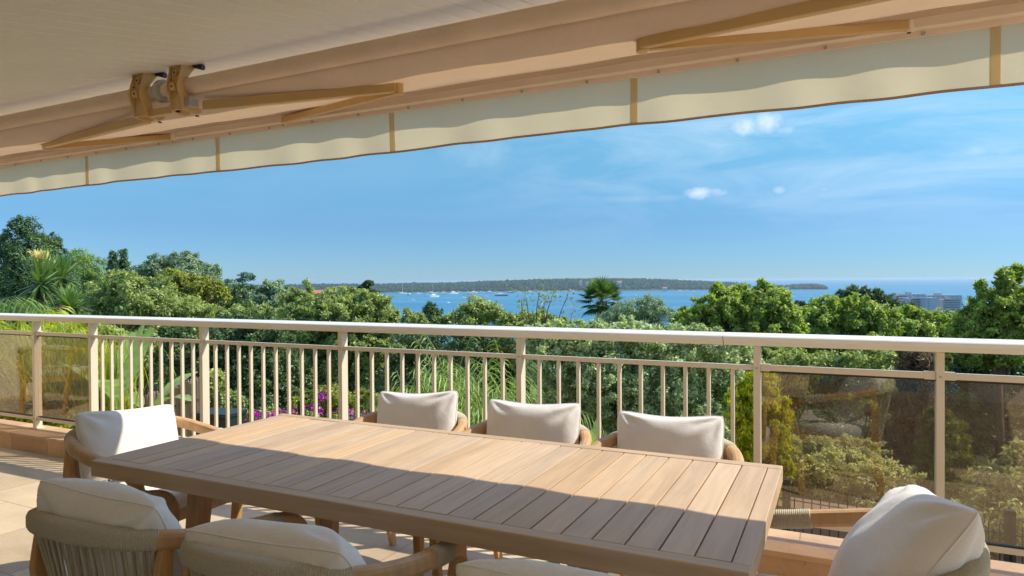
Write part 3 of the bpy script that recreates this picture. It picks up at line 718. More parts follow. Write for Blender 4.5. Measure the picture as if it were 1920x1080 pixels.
def make_chair():
    c = empty('dining_chair', (0, 0, 0))
    path = catmull(RAILP, 10); n = len(path)
    prof = rounded(0.046, 0.052, 0.014)
    ends = [1.0]*n
    m = MB(); m.sweep(path, prof); m.build('armrest', M_teak_c, c, smooth=False, bevel=0.0)
    # rope wound round the back of the rail, and a band on each arm
    def wind(a, b, name, pitch=0.0068, grow=0.0035):
        seg = [Vector(p) for p in path if True]
        cum = [0]
        for i in range(1, n): cum.append(cum[-1]+(seg[i]-seg[i-1]).length)
        T = cum[-1]; s0, s1 = a*T, b*T; cnt = int((s1-s0)/pitch*4); P = []; sc = []
        for i in range(cnt+1):
            s_ = s0+(s1-s0)*i/cnt
            j = min(max(k_ for k_ in range(n) if cum[k_] <= s_+1e-9), n-2); f = (s_-cum[j])/(cum[j+1]-cum[j])
            P.append(seg[j].lerp(seg[j+1], f)); r = grow*(0.3+0.7*abs(sin(pi*i/4)))
            sc.append(((0.046+2*r)/0.046, (0.052+2*r)/0.052))
        m = MB(); m.sweep(P, prof, scale=sc); return m.build(name, M_rope, c, smooth=True)
    wind(0.335, 0.665, 'rope_wrap', 0.0064)
    wind(0.085, 0.155, 'arm_band', 0.0062); wind(0.845, 0.915, 'arm_band', 0.0062)
    # vertical ropes from rail to seat frame
    m = MB(); rng = random.Random(1)
    cnt = 40
    for i in range(cnt):
        a = 0.34+0.32*i/(cnt-1)
        p = path[int(a*(n-1))].lerp(path[min(int(a*(n-1))+1, n-1)], a*(n-1)-int(a*(n-1)))
        ang = atan2(p.y+0.02, p.x); q = Vector((0.262*cos(ang), -0.015+0.235*sin(ang), 0.385))
        off = Vector((cos(ang), sin(ang), 0))*0.012*(1 if i % 2 else -1)
        a_, b_ = p+off, q+off*0.4
        m.tube([a_, a_.lerp(b_, 0.5)+Vector((rng.uniform(-.002, .002), rng.uniform(-.002, .002), 0)), b_], 0.0042, 6, False)
    m.build('rope_strands', M_rope, c, smooth=True)
    # seat frame
    def sq(xf, xb, yf, yb, n_=10):
        return [(-xf, yf), (xf, yf), (xf, 0.05), (xb, -0.12)]+[(xb*cos(t), -0.12+(yb+0.12)*sin(t)) for t in [pi/2*i/6 for i in range(1, 6)]]+[(0, yb)]+[(-xb*cos(t), -0.12+(yb+0.12)*sin(t)) for t in [pi/2*i/6 for i in range(5, 0, -1)]]+[(-xb, -0.12), (-xf, 0.05)]
    ou = sq(0.275, 0.262, 0.235, -0.255); nn = len(ou)
    m = MB(); vs = [(x, y, 0.345) for x, y in ou]+[(x, y, 0.400) for x, y in ou]
    m.add(vs, [tuple(range(nn)), tuple(range(2*nn-1, nn-1, -1))]+[(i, (i+1) % nn, nn+(i+1) % nn, nn+i) for i in range(nn)])
    m.build('seat_frame', M_teak_c, c, bevel=0.004)
    # legs: the front ones run up into the arms, the rear ones splay
    for s_ in (-1, 1):
        m = MB(); pts = catmull([(s_*0.272, 0.215, 0), (s_*0.281, 0.232, 0.30), (s_*0.290, 0.268, 0.48), (s_*0.294, 0.286, 0.565)], 5)
        sc = [0.72+0.28*min(1, i/8) for i in range(len(pts))]
        m.sweep(pts, rounded(0.042, 0.048, 0.006), up=(0, 1, 0), scale=sc); m.build('leg', M_teak_c, c)
        m = MB(); pts = [(s_*0.215, -0.265, 0), (s_*0.232, -0.195, 0.36), (s_*0.262, -0.215, 0.56), (s_*0.268, -0.200, 0.685)]
        m.sweep(pts, rounded(0.034, 0.066, 0.006), up=(0, 1, 0), scale=[0.62, 1.15, 0.85, 0.6]); m.build('leg', M_teak_c, c)
    # thick seat cushion
    xs = sq(0.262, 0.245, 0.245, -0.235); nn = len(xs); m = MB(); vs = []; Ls = [(0.402, 0.965), (0.412, 1.0), (0.452, 1.005), (0.470, 0.985), (0.480, 0.93), (0.484, 0.80), (0.486, 0.5)]
    for z, f in Ls: vs += [(x*f, y*f, z) for x, y in xs]
    Fc = [(r*nn+i, r*nn+(i+1) % nn, (r+1)*nn+(i+1) % nn, (r+1)*nn+i) for r in range(len(Ls)-1) for i in range(nn)]+[tuple(range(nn-1, -1, -1)), tuple((len(Ls)-1)*nn+i for i in range(nn))]
    m.add(vs, Fc); m.build('seat_cushion', M_seat, c, smooth=True)
    return c
CH = make_chair()
# x, y, turn, label
chairs = [(-2.005, 1.445, 3, 'rope back teak chair at the near left corner of the table, seen from behind'),
          (-1.365, 1.480, 5, 'second rope back teak chair on the shaded near side, seen from behind'),
          (-0.500, 1.415, 3, 'teak chair on the near side closest to the right end, mostly cut off'),
          (-2.025, 2.735, 181, 'teak chair by the railing, leftmost on the far side of the table'),
          (-1.370, 2.735, 181, 'middle teak chair of the three standing against the balusters'),
          (-0.720, 2.735, 181, 'teak chair on the far side of the table nearest the right glass panes'),
          (-2.98, 2.115, -88, 'teak chair at the left end of the table, near the left glass panes'),
          (-0.04, 2.085, 93, 'teak chair at the right end of the table, rope back in the sun')]
# width, height, thickness, shift, tilt, roll, label
pil = [(0.52, 0.37, 0.225, 0.055, -26, 3, 'plump off white pillow in the near left chair, in shade'),
       (0.54, 0.36, 0.235, 0.065, -36, -2, 'cream pillow with a long seam on the second near chair'),
       (0.50, 0.42, 0.220, 0.060, -26, 0, 'cream pillow only just showing above the bottom edge of the photo'),
       (0.50, 0.385, 0.175, 0.035, -13, 4, 'creamy pillow leaning left on the first chair against the balusters'),
       (0.50, 0.380, 0.175, 0.030, -13, 1.5, 'cream pillow in the middle chair of the far side'),
       (0.48, 0.375, 0.175, 0.030, -13, 1.5, 'cream pillow with a crease, in the far chair nearest the right glass panes'),
       (0.52, 0.345, 0.185, 0.045, -16, -5, 'off white pillow half in sun on the left end chair'),
       (0.52, 0.45, 0.215, 0.070, -36, 12, 'large off white pillow on the right end chair, its top in the sun')]
for i, (x, y, a, lab) in enumerate(chairs):
    c = CH if i == 0 else copy_tree(CH)
    c.location = (x, y, 0); c.rotation_euler = (0, 0, radians(a)); tag(c, lab, 'chair', 'dining chairs around the teak table')
    w, h, t, dy, tilt, roll, plab = pil[i]
    p = cushion_mesh('pillow', w, h, t, 10+i, pinch=0.06 if 3 <= i <= 5 else 0.045)
    Mx = Matrix.Translation((x, y, 0)) @ Matrix.Rotation(radians(a), 4, 'Z') @ Matrix.Translation((0, -0.165+dy-0.04, 0.495+h*0.5*cos(radians(tilt)))) @ Matrix.Rotation(radians(-tilt), 4, 'X') @ Matrix.Rotation(radians(roll), 4, 'Y')
    p.matrix_world = Mx
    tag(p, plab, 'pillow', 'scatter pillows on the dining chairs')

# ------------------------------------------------------------------ vegetation
def G(r, g, b, f=1.0): return k(lin(r, g, b), f)
ML = dict(
    bright=mat_leaf("leaf_bright", G(64, 82, 32), G(138, 148, 72), 0.40),
    lime=mat_leaf("leaf_lime", G(84, 98, 28), G(152, 152, 54), 0.36),
    oak=mat_leaf("leaf_oak", G(68, 84, 42), G(140, 146, 84), 0.34),
    olive=mat_leaf("leaf_olive", G(80, 96, 60), G(158, 164, 116), 0.32),
    grey=mat_leaf("leaf_grey", G(70, 88, 66), G(128, 140, 104), 0.32),
    dark=mat_leaf("leaf_dark", G(36, 52, 30), G(84, 100, 56), 0.24),
    conifer=mat_leaf("needles_dark", G(28, 48, 28), G(88, 108, 58), 0.15, 0.6),
    pine=mat_leaf("needles_pine", G(52, 78, 34), G(118, 136, 62), 0.2, 0.6),
    cedar=mat_leaf("needles_cedar", G(70, 96, 88), G(112, 134, 116), 0.15, 0.6),
    gold=mat_leaf("leaf_gold", G(92, 108, 18), G(176, 170, 40), 0.3, 0.6),
    thuja=mat_leaf("leaf_thuja", G(56, 74, 26), G(112, 116, 46), 0.2, 0.6),
    brown=mat_leaf("leaf_brown", G(70, 56, 44), G(118, 98, 72), 0.1, 0.8),
    mixed=mat_leaf("leaf_mixed", G(82, 80, 34), G(126, 132, 52), 0.3),
    varieg=mat_leaf("leaf_variegated", G(96, 100, 52), G(212, 200, 128), 0.3),
    grass=mat_leaf("grass_blade", G(60, 80, 34), G(124, 140, 70), 0.28),
    palm=mat_leaf("palm_leaf", G(36, 56, 26), G(92, 112, 56), 0.22),
    banana=mat_leaf("banana_leaf", G(76, 100, 50), G(130, 146, 88), 0.35),
    plume=mat_leaf("dry_plume", G(160, 130, 84), G(206, 178, 120), 0.3, 0.8),
    magenta=mat_leaf("flower_magenta", G(110, 26, 92), G(168, 60, 146), 0.3),
)

def leaf_quads(P, Nn, L, Wd, rng, along=None, along_w=0.0, fold=0.12):
    n = len(P)
    Nn = Nn/np.maximum(np.linalg.norm(Nn, axis=1, keepdims=True), 1e-6)
    A = rng.standard_normal((n, 3))
    if along is not None: A = A*(1-along_w)+along*along_w
    A = A-Nn*(A*Nn).sum(1, keepdims=True); A /= np.maximum(np.linalg.norm(A, axis=1, keepdims=True), 1e-6)
    B = np.cross(Nn, A)
    s = rng.uniform(0.65, 1.25, (n, 1)); l = L*s; w = Wd*s
    V = np.stack([P, P+A*l*0.45+B*w/2+Nn*l*fold, P+A*l-Nn*l*fold*0.5, P+A*l*0.45-B*w/2+Nn*l*fold], 1).reshape(-1, 3)
    return V, np.arange(4*n).reshape(-1, 4)

def crown_points(blobs, n, rng, clump=0.26, nc=26, up=0.35, shell=0.55):
    """blobs: (centre, radii) in world space -> points, normals, tint"""
    wts = np.array([b[1][0]*b[1][2] for b in blobs]); wts = wts/wts.sum()
    P = []; Nn = []; T = []
    for (c, r), w in zip(blobs, wts):
        m = int(n*w)+1; c = np.array(c); r = np.array(r); K = max(7, int(nc))
        d = rng.standard_normal((K, 3)); d[:, 2] += 0.25; d /= np.linalg.norm(d, axis=1, keepdims=True)
        f = shell+(1.02-shell)*rng.random((K, 1))**0.5
        cc = c+d*r*f; cr = r.min()*clump*rng.uniform(0.5, 1.7, (K, 1))
        ct = rng.uniform(-0.22, 0.22, K)
        i = rng.integers(0, K, m)
        dd = rng.standard_normal((m, 3)); dd /= np.linalg.norm(dd, axis=1, keepdims=True)
        dd = dd + d[i]*0.7; dd /= np.linalg.norm(dd, axis=1, keepdims=True)
        q = cc[i]+dd*cr[i]*(rng.random((m, 1))**0.45)*np.array([1.15, 1.15, 0.9])+rng.standard_normal((m, 3))*0.045*r.min()
        P.append(q); Nn.append(dd*0.7+rng.standard_normal((m, 3))*0.45+np.array([0, 0, up])); T.append(np.clip(0.5+ct[i]+rng.normal(0, 0.2, m), 0, 1))
        # inner leaves that close the crown
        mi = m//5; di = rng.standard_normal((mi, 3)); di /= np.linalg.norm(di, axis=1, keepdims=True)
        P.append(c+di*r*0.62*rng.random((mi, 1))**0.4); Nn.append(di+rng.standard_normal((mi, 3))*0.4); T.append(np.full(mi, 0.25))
    return np.concatenate(P), np.concatenate(Nn), np.concatenate(T)

def px_blobs(d, blobs, rng, deep=1.0):
    out = []
    for b in blobs:
        px, py, rx, ry = b[:4]; dd = d+(b[4] if len(b) > 4 else rng.uniform(-0.12, 0.12)*rx*d/F*2)
        c = at(px, py, dd); rxm, rym = rx*dd/F, ry*dd/F
        out.append((c, (rxm, max(rxm, rym)*deep if rxm < rym*1.5 else rxm*0.8*deep, rym)))
    return out

def tree(name, label, cat, d, blobs, n, leaf, mat, seed, aspect=0.5, clump=0.26, nc=26, up=0.35, shell=0.55, bark=None, trunk_r=None, group=None, trunk=True, along=None, along_w=0.0, trunk_px=None, deep=1.0, sprigs=0):
    rng = np.random.default_rng(seed); B = px_blobs(d, blobs, rng, deep)
    bx = np.average([b[0][0] for b in B], weights=[b[1][0] for b in B]); by = np.average([b[0][1] for b in B], weights=[b[1][0] for b in B])
    if trunk_px: q = at(trunk_px, 560, d); bx, by = q.x, q.y
    zg = gz(math.hypot(bx, by))-0.3
    if d > 120: zg = SEA_Z
    base = Vector((bx, by, zg)); o = empty(name, base, 0, label, cat, group)
    n = int(n*1.35); leaf = leaf*1.18
    P, Nn, T = crown_points(B, n, rng, clump, nc, up, shell)
    if not sprigs and d < 60 and n > 4000 and mat not in ('gold', 'thuja', 'brown', 'magenta', 'mixed') and name != 'fir_tree': sprigs = 18
    if sprigs:
        # shoots that stick out of the outline
        for s_ in range(sprigs):
            c, r = B[rng.integers(0, len(B))]; dv = rng.standard_normal(3); dv[2] = abs(dv[2])+0.5; dv /= np.linalg.norm(dv)
            m = int(n/sprigs*0.10)+6; t_ = rng.uniform(0.8, 1.32, (m, 1)); p = np.array(c)+dv*np.array(r)*t_+rng.standard_normal((m, 3))*0.05*min(r)
            P = np.concatenate([P, p]); Nn = np.concatenate([Nn, rng.standard_normal((m, 3))+np.array([0, 0, 0.3])]); T = np.concatenate([T, np.clip(rng.normal(0.6, 0.2, m), 0, 1)])
    al = None
    if along is not None: al = np.tile(np.array(along, float), (len(P), 1))
    V, Q = leaf_quads(P, Nn, leaf, leaf*aspect, rng, al, along_w)
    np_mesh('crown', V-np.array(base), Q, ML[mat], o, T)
    if trunk:
        m = MB(); tr = trunk_r or max(0.05, 0.045*max(b[1][0] for b in B)+0.04)
        top = Vector((bx, by, min(b[0].z for b in B)))
        if top.z < zg+0.5: top.z = zg+0.5
        m.tube([Vector((0, 0, 0)), (top-base)*0.5+Vector((tr*0.5, 0, 0)), top-base], [tr*1.25, tr, tr*0.8], 9)
        for c, r in B:
            e_ = Vector(c)-base+Vector((0, 0, r[2]*0.35)); s_ = (top-base)*rng.uniform(0.6, 1.0)
            m.tube([s_, s_.lerp(e_, 0.5)+Vector((0, 0, -0.06*r[2])), e_], [tr*0.6, tr*0.4, tr*0.12], 6)
        m.build('trunk', bark or M_bark, o, smooth=True)
    return o

def blades(name, base, n, L, w, spread, mat, seed, parent=None, droop=0.6, seg=5, up0=1.0, basew=0.15, tint0=0.5):
    """arching blades from a common base"""
    rng = np.random.default_rng(seed); V = []; Q = []; T = []
    for i in range(n):
        az = rng.uniform(0, 2*pi); el = rng.uniform(0.15, 1.0); l = L*rng.uniform(0.55, 1.1)
        d = np.array([cos(az), sin(az), 0.0]); s = np.array([-sin(az), cos(az), 0.0])
        p = np.array([rng.normal(0, basew), rng.normal(0, basew), 0.0]); v = d*spread*el+np.array([0, 0, up0]); v /= np.linalg.norm(v)
        b0 = len(V)
        for j in range(seg+1):
            t = j/seg; ww = w*(1-t**1.6)*0.5*(0.6+0.8*min(1, t*3))+0.0008
            V += [p-s*ww, p+s*ww]
            v = v+np.array([0, 0, -droop*(t+0.25)/seg*1.6])+rng.normal(0, 0.02, 3); v /= np.linalg.norm(v); p = p+v*l/seg
        for j in range(seg): a = b0+2*j; Q.append((a, a+1, a+3, a+2)); T.append(np.clip(rng.normal(tint0, 0.2), 0, 1))
    return np_mesh(name, np.array(V), np.array(Q), ML[mat], parent, np.array(T))

def frond(V, Q, T, rng, p0, az, el, L, ll, lw, droop, seg=22, tint=0.5, hang=0.5):
    """feather palm frond: rachis with two rows of leaflets"""
    d = np.array([cos(az)*cos(el), sin(az)*cos(el), sin(el)]); p = np.array(p0, float); side = np.array([-sin(az), cos(az), 0.0])
    for j in range(seg):
        t = j/seg; q = p+d*L/seg; b = len(V)
        w = 0.012*(1-t)+0.002
        V += [p-side*w, p+side*w, q+side*w*0.9, q-side*w*0.9]; Q.append((b, b+1, b+2, b+3)); T.append(tint)
        if t > 0.1:
            for sd in (-1, 1):
                lf = ll*(0.45+0.9*sin(pi*min(1, t*0.95+0.05)))*rng.uniform(0.85, 1.1)
                v = side*sd*0.85+d*0.55+np.array([0, 0, -hang*rng.uniform(0.5, 1.1)]); v /= np.linalg.norm(v)
                b = len(V); up = np.cross(v, d); m = p+v*lf*0.5+np.array([0, 0, 0.03*lf]); e = p+v*lf+np.array([0, 0, -0.25*lf*hang])
                V += [p, m+d*lw/2, e, m-d*lw/2]; Q.append((b, b+1, b+2, b+3)); T.append(float(np.clip(tint+rng.normal(0, 0.15), 0, 1)))
        d = d+np.array([0, 0, -droop/seg]); d /= np.linalg.norm(d); p = q
    return p

def rosette(name, loc, n, L, w, mat, seed, parent, low=-0.5, tint=0.5):
    """head of stiff sword leaves"""
    rng = np.random.default_rng(seed); V = []; Q = []; T = []
    for i in range(n):
        az = rng.uniform(0, 2*pi); el = low+(1.45-low)*rng.random()**0.85; l = L*rng.uniform(0.75, 1.08)
        d = np.array([cos(az)*cos(el), sin(az)*cos(el), sin(el)]); s = np.array([-sin(az), cos(az), 0]); p = np.array(loc)+d*0.05; b0 = len(V)
        dr = 0.10+0.35*max(0, cos(el))*rng.random()
        for j in range(5):
            t = j/4; ww = w*0.5*(0.7+0.6*t if t < 0.5 else 1.0)*(1 if t < 0.6 else max(0.04, (1-t)/0.4)); V += [p-s*ww, p+s*ww]
            d = d+np.array([0, 0, -dr/4]); d /= np.linalg.norm(d); p = p+d*l/4
        for j in range(4): a = b0+2*j; Q.append((a, a+1, a+3, a+2)); T.append(float(np.clip(tint+0.35*sin(el)+rng.normal(0, 0.15), 0, 1)))
    return np_mesh(name, np.array(V), np.array(Q), ML[mat], parent, np.array(T))

c = copy_tree(CH); c.location = (-8.0, 2.35, 0); c.rotation_euler = (0, 0, radians(150)); tag(c, 'teak chair by the cream wing wall, only seen mirrored in the left glass panes', 'chair', 'dining chairs around the teak table')
# --- far left: conifers and oaks on the ridge
tree('cypress_tree', 'tall dark cypress with clumped foliage at the far left, highest of the trees', 'tree', 42,
     [(48, 430, 24, 20), (40, 462, 38, 26), (58, 490, 50, 28), (20, 505, 50, 40), (70, 530, 60, 45), (5, 470, 22, 26), (30, 580, 70, 50)], 22000, 0.15, 'conifer', 1, 0.35, 0.30, 40, bark=M_barkdark)
tree('cypress_tree', 'smaller dark conifer leaning out behind the tall cypress', 'tree', 44,
     [(92, 452, 16, 14), (100, 475, 20, 18), (96, 505, 26, 26), (100, 545, 34, 34)], 9000, 0.14, 'conifer', 2, 0.35, 0.32, 26, bark=M_barkdark)
tree('pine_tree', 'mid green pine with a rounded top between the cypress and the spiky firs', 'tree', 50,
     [(152, 484, 22, 15), (150, 505, 34, 22), (180, 510, 26, 22), (165, 540, 44, 34), (160, 590, 50, 40)], 12000, 0.18, 'pine', 3, 0.2, 0.3, 34)
def fir(px, ty, by, hw, d, label, seed):
    rng = np.random.default_rng(seed); b = []
    y = ty
    b.append((px, ty+6, 2.2, 9))
    while y < by:
        f = (y-ty)/(by-ty); w = 4+hw*f; y += 6+6*f
        for s_ in (-1, 1): b.append((px+s_*w*0.55*rng.uniform(0.7, 1.15), y+rng.uniform(-2, 2), w*0.55, 3.2+2.5*f))
    return tree('fir_tree', label, 'tree', d, b, 7000, 0.17, 'conifer', seed, 0.28, 0.5, 9, bark=M_barkdark, up=0.6, shell=0.2)
fir(212, 472, 585, 28, 47, 'spiky dark fir tip, left and shorter of the two side by side', 4)
fir(231, 466, 590, 34, 48, 'spiky dark fir tip, right and taller of the two side by side', 5)
tree('holm_oak', 'broad grey green holm oak rising behind the yellowish tree', 'tree', 52,
     [(300, 497, 28, 18), (345, 492, 30, 16), (280, 515, 26, 22), (375, 508, 26, 20), (398, 512, 12, 14), (330, 525, 60, 36), (270, 530, 18, 18), (390, 540, 24, 30)], 14000, 0.17, 'grey', 6, 0.5, 0.28, 34)
tree('yellowing_tree', 'yellow green tree turning brown at the top in front of the holm oak', 'tree', 34,
     [(325, 522, 26, 16), (350, 540, 34, 24), (385, 560, 28, 34), (350, 590, 50, 34)], 9000, 0.14, 'mixed', 7, 0.5, 0.3, 30)
tree('oak_tree', 'wide grey green oak behind the left part of the railing', 'tree', 25,
     [(232, 540, 46, 26), (205, 570, 44, 38), (268, 555, 52, 36), (300, 590, 66, 46), (230, 620, 70, 50), (350, 610, 60, 40), (280, 660, 95, 50), (180, 610, 30, 40)], 26000, 0.11, 'oak', 8, 0.5, 0.22, 60, sprigs=24)
def flat_cedar(px, ty, d, w, tiers, label, seed, mat, n=9000):
    rng = np.random.default_rng(seed); b = []
    for i in range(tiers):
        f = i/(tiers-1); y = ty+i*9
        for q in range(3+int(3*f)): b.append((px+rng.uniform(-1, 1)*w*(0.4+0.6*f), y+rng.uniform(-3, 3), w*0.34*rng.uniform(0.7, 1.2), 2.8))
    return tree('cedar_tree', label, 'tree', d, b, n, 0.0026*d+0.05, mat, seed, 0.3, 0.55, 10, up=1.2, shell=0.1, bark=M_barkdark)
flat_cedar(452, 516, 85, 42, 9, 'flat topped bluish cedar above the round dark oaks', 9, 'cedar', 12000)
tree('round_oak', 'round dark oak under the flat topped cedar, left of a pair', 'tree', 46,
     [(445, 560, 34, 26), (425, 580, 26, 30), (462, 585, 34, 34), (440, 620, 50, 40)], 11000, 0.15, 'dark', 10, 0.5, 0.28, 34)
tree('round_oak', 'round dark green oak right of the flat topped cedar, its crown cutting the sea horizon', 'tree', 44,
     [(512, 548, 22, 20), (498, 562, 30, 24), (530, 565, 28, 24), (515, 590, 46, 30)], 11000, 0.15, 'grey', 11, 0.5, 0.28, 34)
tree('young_tree', 'low yellow green tree between the round oak and the red roofed house', 'tree', 40,
     [(552, 556, 24, 12), (545, 575, 34, 20), (575, 590, 30, 24)], 5000, 0.13, 'oak', 12, 0.5, 0.3, 24)
tree('ivy_stem', 'thin ivy clad stem leaning left above the oaks', 'tree', 32,
     [(574, 534, 3.5, 8), (578, 545, 6, 8), (582, 558, 7, 9), (588, 572, 8, 9)], 900, 0.10, 'oak', 13, 0.5, 0.5, 8, sprigs=6)
flat_cedar(682, 531, 72, 34, 7, 'dark layered cedar standing on the skyline behind the big oak', 14, 'dark', 9000)
tree('big_oak', 'large light green oak in the centre left, rising well above the handrail', 'tree', 21,
     [(640, 560, 46, 22), (600, 580, 48, 30), (690, 580, 44, 32), (640, 600, 80, 34), (560, 605, 40, 30), (725, 610, 24, 26), (650, 650, 90, 44), (585, 665, 62, 50), (715, 670, 40, 46), (640, 715, 90, 50)], 42000, 0.088, 'oak', 15, 0.5, 0.19, 70, sprigs=40, trunk_r=0.22)
tree('holm_oak', 'dense deep green holm oak below the handrail left of the big oak', 'tree', 17,
     [(440, 625, 50, 34), (500, 640, 52, 44), (420, 680, 60, 56), (500, 710, 62, 60), (360, 690, 40, 50), (460, 760, 80, 50), (330, 650, 30, 34), (540, 745, 40, 50)], 34000, 0.075, 'dark', 16, 0.5, 0.22, 60, trunk_r=0.2)
tree('oak_tree', 'pale green oak just above the handrail left of the big oak', 'tree', 27,
     [(470, 592, 40, 20), (430, 606, 40, 24), (510, 604, 40, 22), (460, 640, 70, 30)], 11000, 0.11, 'oak', 17, 0.5, 0.25, 40, sprigs=14)
# --- centre
tree('shrub_tree', 'dark open shrub breaking the waterline right of the big oak', 'tree', 15,
     [(890, 580, 26, 18), (870, 598, 22, 18), (915, 592, 26, 20), (895, 620, 50, 26), (938, 600, 12, 14)], 5200, 0.060, 'oak', 18, 0.5, 0.42, 26, shell=0.25, sprigs=40)
tree('small_conifer', 'little dark candle shaped conifer against the bay', 'tree', 20, [(808, 578, 8, 9), (806, 590, 12, 12), (812, 606, 16, 14), (822, 588, 6, 10)], 3000, 0.07, 'conifer', 19, 0.3, 0.4, 14)
tree('small_conifer', 'low green bush left of the candle shaped conifer, touching the handrail', 'tree', 19, [(766, 590, 6, 12), (775, 604, 22, 14), (840, 604, 18, 12)], 3200, 0.07, 'oak', 20, 0.4, 0.35, 16, sprigs=8)
tree('hedge_shrub', 'yellow green shrubs along the handrail below the sailing boats', 'shrub', 12,
     [(960, 604, 26, 14), (1000, 600, 34, 16), (1040, 612, 34, 18), (985, 625, 60, 20)], 7000, 0.05, 'oak', 21, 0.5, 0.25, 34, sprigs=18)
def twiggy(label, d, stems, leaf, n, mat, seed, name='twiggy_shrub'):
    rng = np.random.default_rng(seed); base = at(stems[0][0][0], 640, d); base.z = gz(d)
    o = empty(name, base, 0, label, 'shrub'); m = MB(); P = []
    for st in stems:
        pts = catmull([at(x, y, d+rng.uniform(-0.2, 0.2)) for x, y in st], 5)
        m.tube([p-base for p in pts], [0.010*(1-0.8*i/len(pts)) for i in range(len(pts))], 5)
        for i in range(n):
            j = int(len(pts)*rng.random()**0.7); j = min(j, len(pts)-1); p = np.array(pts[j]-base)+rng.standard_normal(3)*0.055; P.append(p)
    V, Q = leaf_quads(np.array(P), rng.standard_normal((len(P), 3)), leaf, leaf*0.5, rng); np_mesh('crown', V, Q, ML[mat], o, np.clip(rng.normal(0.5, 0.25, len(P)), 0, 1)); m.build('trunk', M_bark, o)
twiggy('sparse twiggy branches with few yellowish leaves against the bay', 10,
       [[(1000, 640), (992, 600), (988, 565), (984, 545)], [(1010, 640), (1006, 590), (1010, 555), (1016, 540)], [(1020, 640), (1025, 590), (1034, 560), (1040, 546)], [(1040, 640), (1050, 590), (1062, 560), (1066, 545)], [(1060, 640), (1070, 600), (1078, 570)], [(1000, 620), (980, 585), (978, 560)], [(1022, 610), (1020, 575), (1026, 552)]], 0.048, 46, 'mixed', 22)
# fan palm
def fan_palm(px, py, d, label, seed):
    rng = np.random.default_rng(seed); top = at(px, py, d); zg = gz(d)-0.3; base = Vector((top.x, top.y, zg)); o = empty('fan_palm', base, 0, label, 'palm')
    V = []; Q = []; T = []; c = np.array([0, 0, top.z-zg]); R = 46*d/F
    for i in range(46):
        az = 2*pi*i/46*7.0+rng.uniform(-.2, .2); el = -0.75+2.1*(i/46)**0.9; L = R*rng.uniform(0.42, 0.6)
        d0 = np.array([cos(az)*cos(el), sin(az)*cos(el), sin(el)]); hub = c+d0*L; s = np.array([-sin(az), cos(az), 0]); b = len(V)
        w = 0.02; V += [c-s*w, c+s*w, hub+s*w, hub-s*w]; Q.append((b, b+1, b+2, b+3)); T.append(0.6)
        fl = R*rng.uniform(0.52, 0.66); u2 = np.cross(s, d0)
        dead = el < -0.45
        for j in range(17):
            a = -1.45+2.9*j/16; v = d0*cos(a)+s*sin(a)+u2*0.22*abs(sin(a)); e = hub+v*fl*(0.75+0.25*cos(a))+np.array([0, 0, -0.10*fl*rng.random()]); q = np.cross(v, u2); mm = hub+v*fl*0.5; b = len(V)
            V += [hub, mm+q*fl*0.055, e, mm-q*fl*0.055]; Q.append((b, b+1, b+2, b+3)); T.append(float(np.clip((0.1 if dead else 0.5)+rng.normal(0, 0.2), 0, 1)))
    np_mesh('crown', np.array(V), np.array(Q), ML['palm'], o, np.array(T))
    m = MB(); m.tube([(0, 0, 0), (0.05, 0, (top.z-zg)*0.5), (0, 0, top.z-zg)], [0.17, 0.15, 0.17], 10); m.build('trunk', M_bark, o)
fan_palm(1128, 566, 21, 'green fan palm standing against the island', 23)
tree('tamarisk_tree', 'wispy grey green tamarisk right of the fan palm', 'tree', 14,
     [(1180, 585, 34, 20), (1220, 576, 26, 18), (1160, 605, 40, 24), (1225, 600, 42, 24), (1190, 625, 70, 24)], 12000, 0.055, 'grey', 24, 0.25, 0.34, 40, sprigs=40, up=0.2)
tree('hedge_shrub', 'huge small leaved grey green hedge bush behind the right hand balusters', 'shrub', 8.2,
     [(1090, 640, 66, 38), (1180, 640, 80, 36), (1290, 645, 90, 36), (1030, 680, 50, 54), (1110, 710, 84, 60), (1220, 705, 90, 66), (1330, 710, 80, 70), (1060, 770, 60, 60), (1160, 790, 90, 60), (1280, 800, 90, 60), (1370, 790, 50, 60), (1390, 680, 36, 40), (1010, 635, 30, 24)], 62000, 0.034, 'olive', 25, 0.55, 0.15, 110, sprigs=60, deep=0.6)
# --- right
tree('laurel_tree', 'bright green camphor like tree with shoots, rising above the islet', 'tree', 13,
     [(1395, 575, 50, 30), (1350, 580, 44, 30), (1435, 575, 44, 36), (1310, 600, 44, 26), (1400, 610, 90, 34), (1470, 605, 36, 36), (1380, 555, 16, 18), (1432, 548, 12, 20), (1345, 553, 12, 16), (1460, 570, 16, 18), (1430, 660, 60, 40), (1290, 612, 30, 20)], 34000, 0.062, 'bright', 26, 0.5, 0.18, 60, sprigs=50)
tree('laurel_tree', 'bright lime green tree crown right of the camphor like tree', 'tree', 15,
     [(1560, 585, 40, 26), (1530, 610, 40, 34), (1600, 590, 44, 30), (1640, 610, 44, 34), (1580, 630, 90, 36), (1545, 672, 70, 40), (1640, 675, 60, 40), (1490, 640, 24, 30)], 32000, 0.066, 'bright', 27, 0.5, 0.2, 60, sprigs=36)
tree('stone_pine', 'dark stone pine with bare limbs behind the lime green crown', 'tree', 38,
     [(1582, 556, 14, 10), (1608, 550, 17, 12), (1598, 568, 24, 14), (1640, 560, 16, 14), (1660, 575, 22, 18), (1690, 590, 26, 22), (1630, 580, 40, 20)], 9000, 0.14, 'dark', 28, 0.3, 0.3, 26, bark=M_barkdark)
tree('small_oak', 'small dark round tree peeping over the crowns in front of the bay', 'tree', 45, [(1500, 574, 12, 9), (1498, 590, 22, 16)], 2500, 0.13, 'dark', 29, 0.5, 0.35, 18)
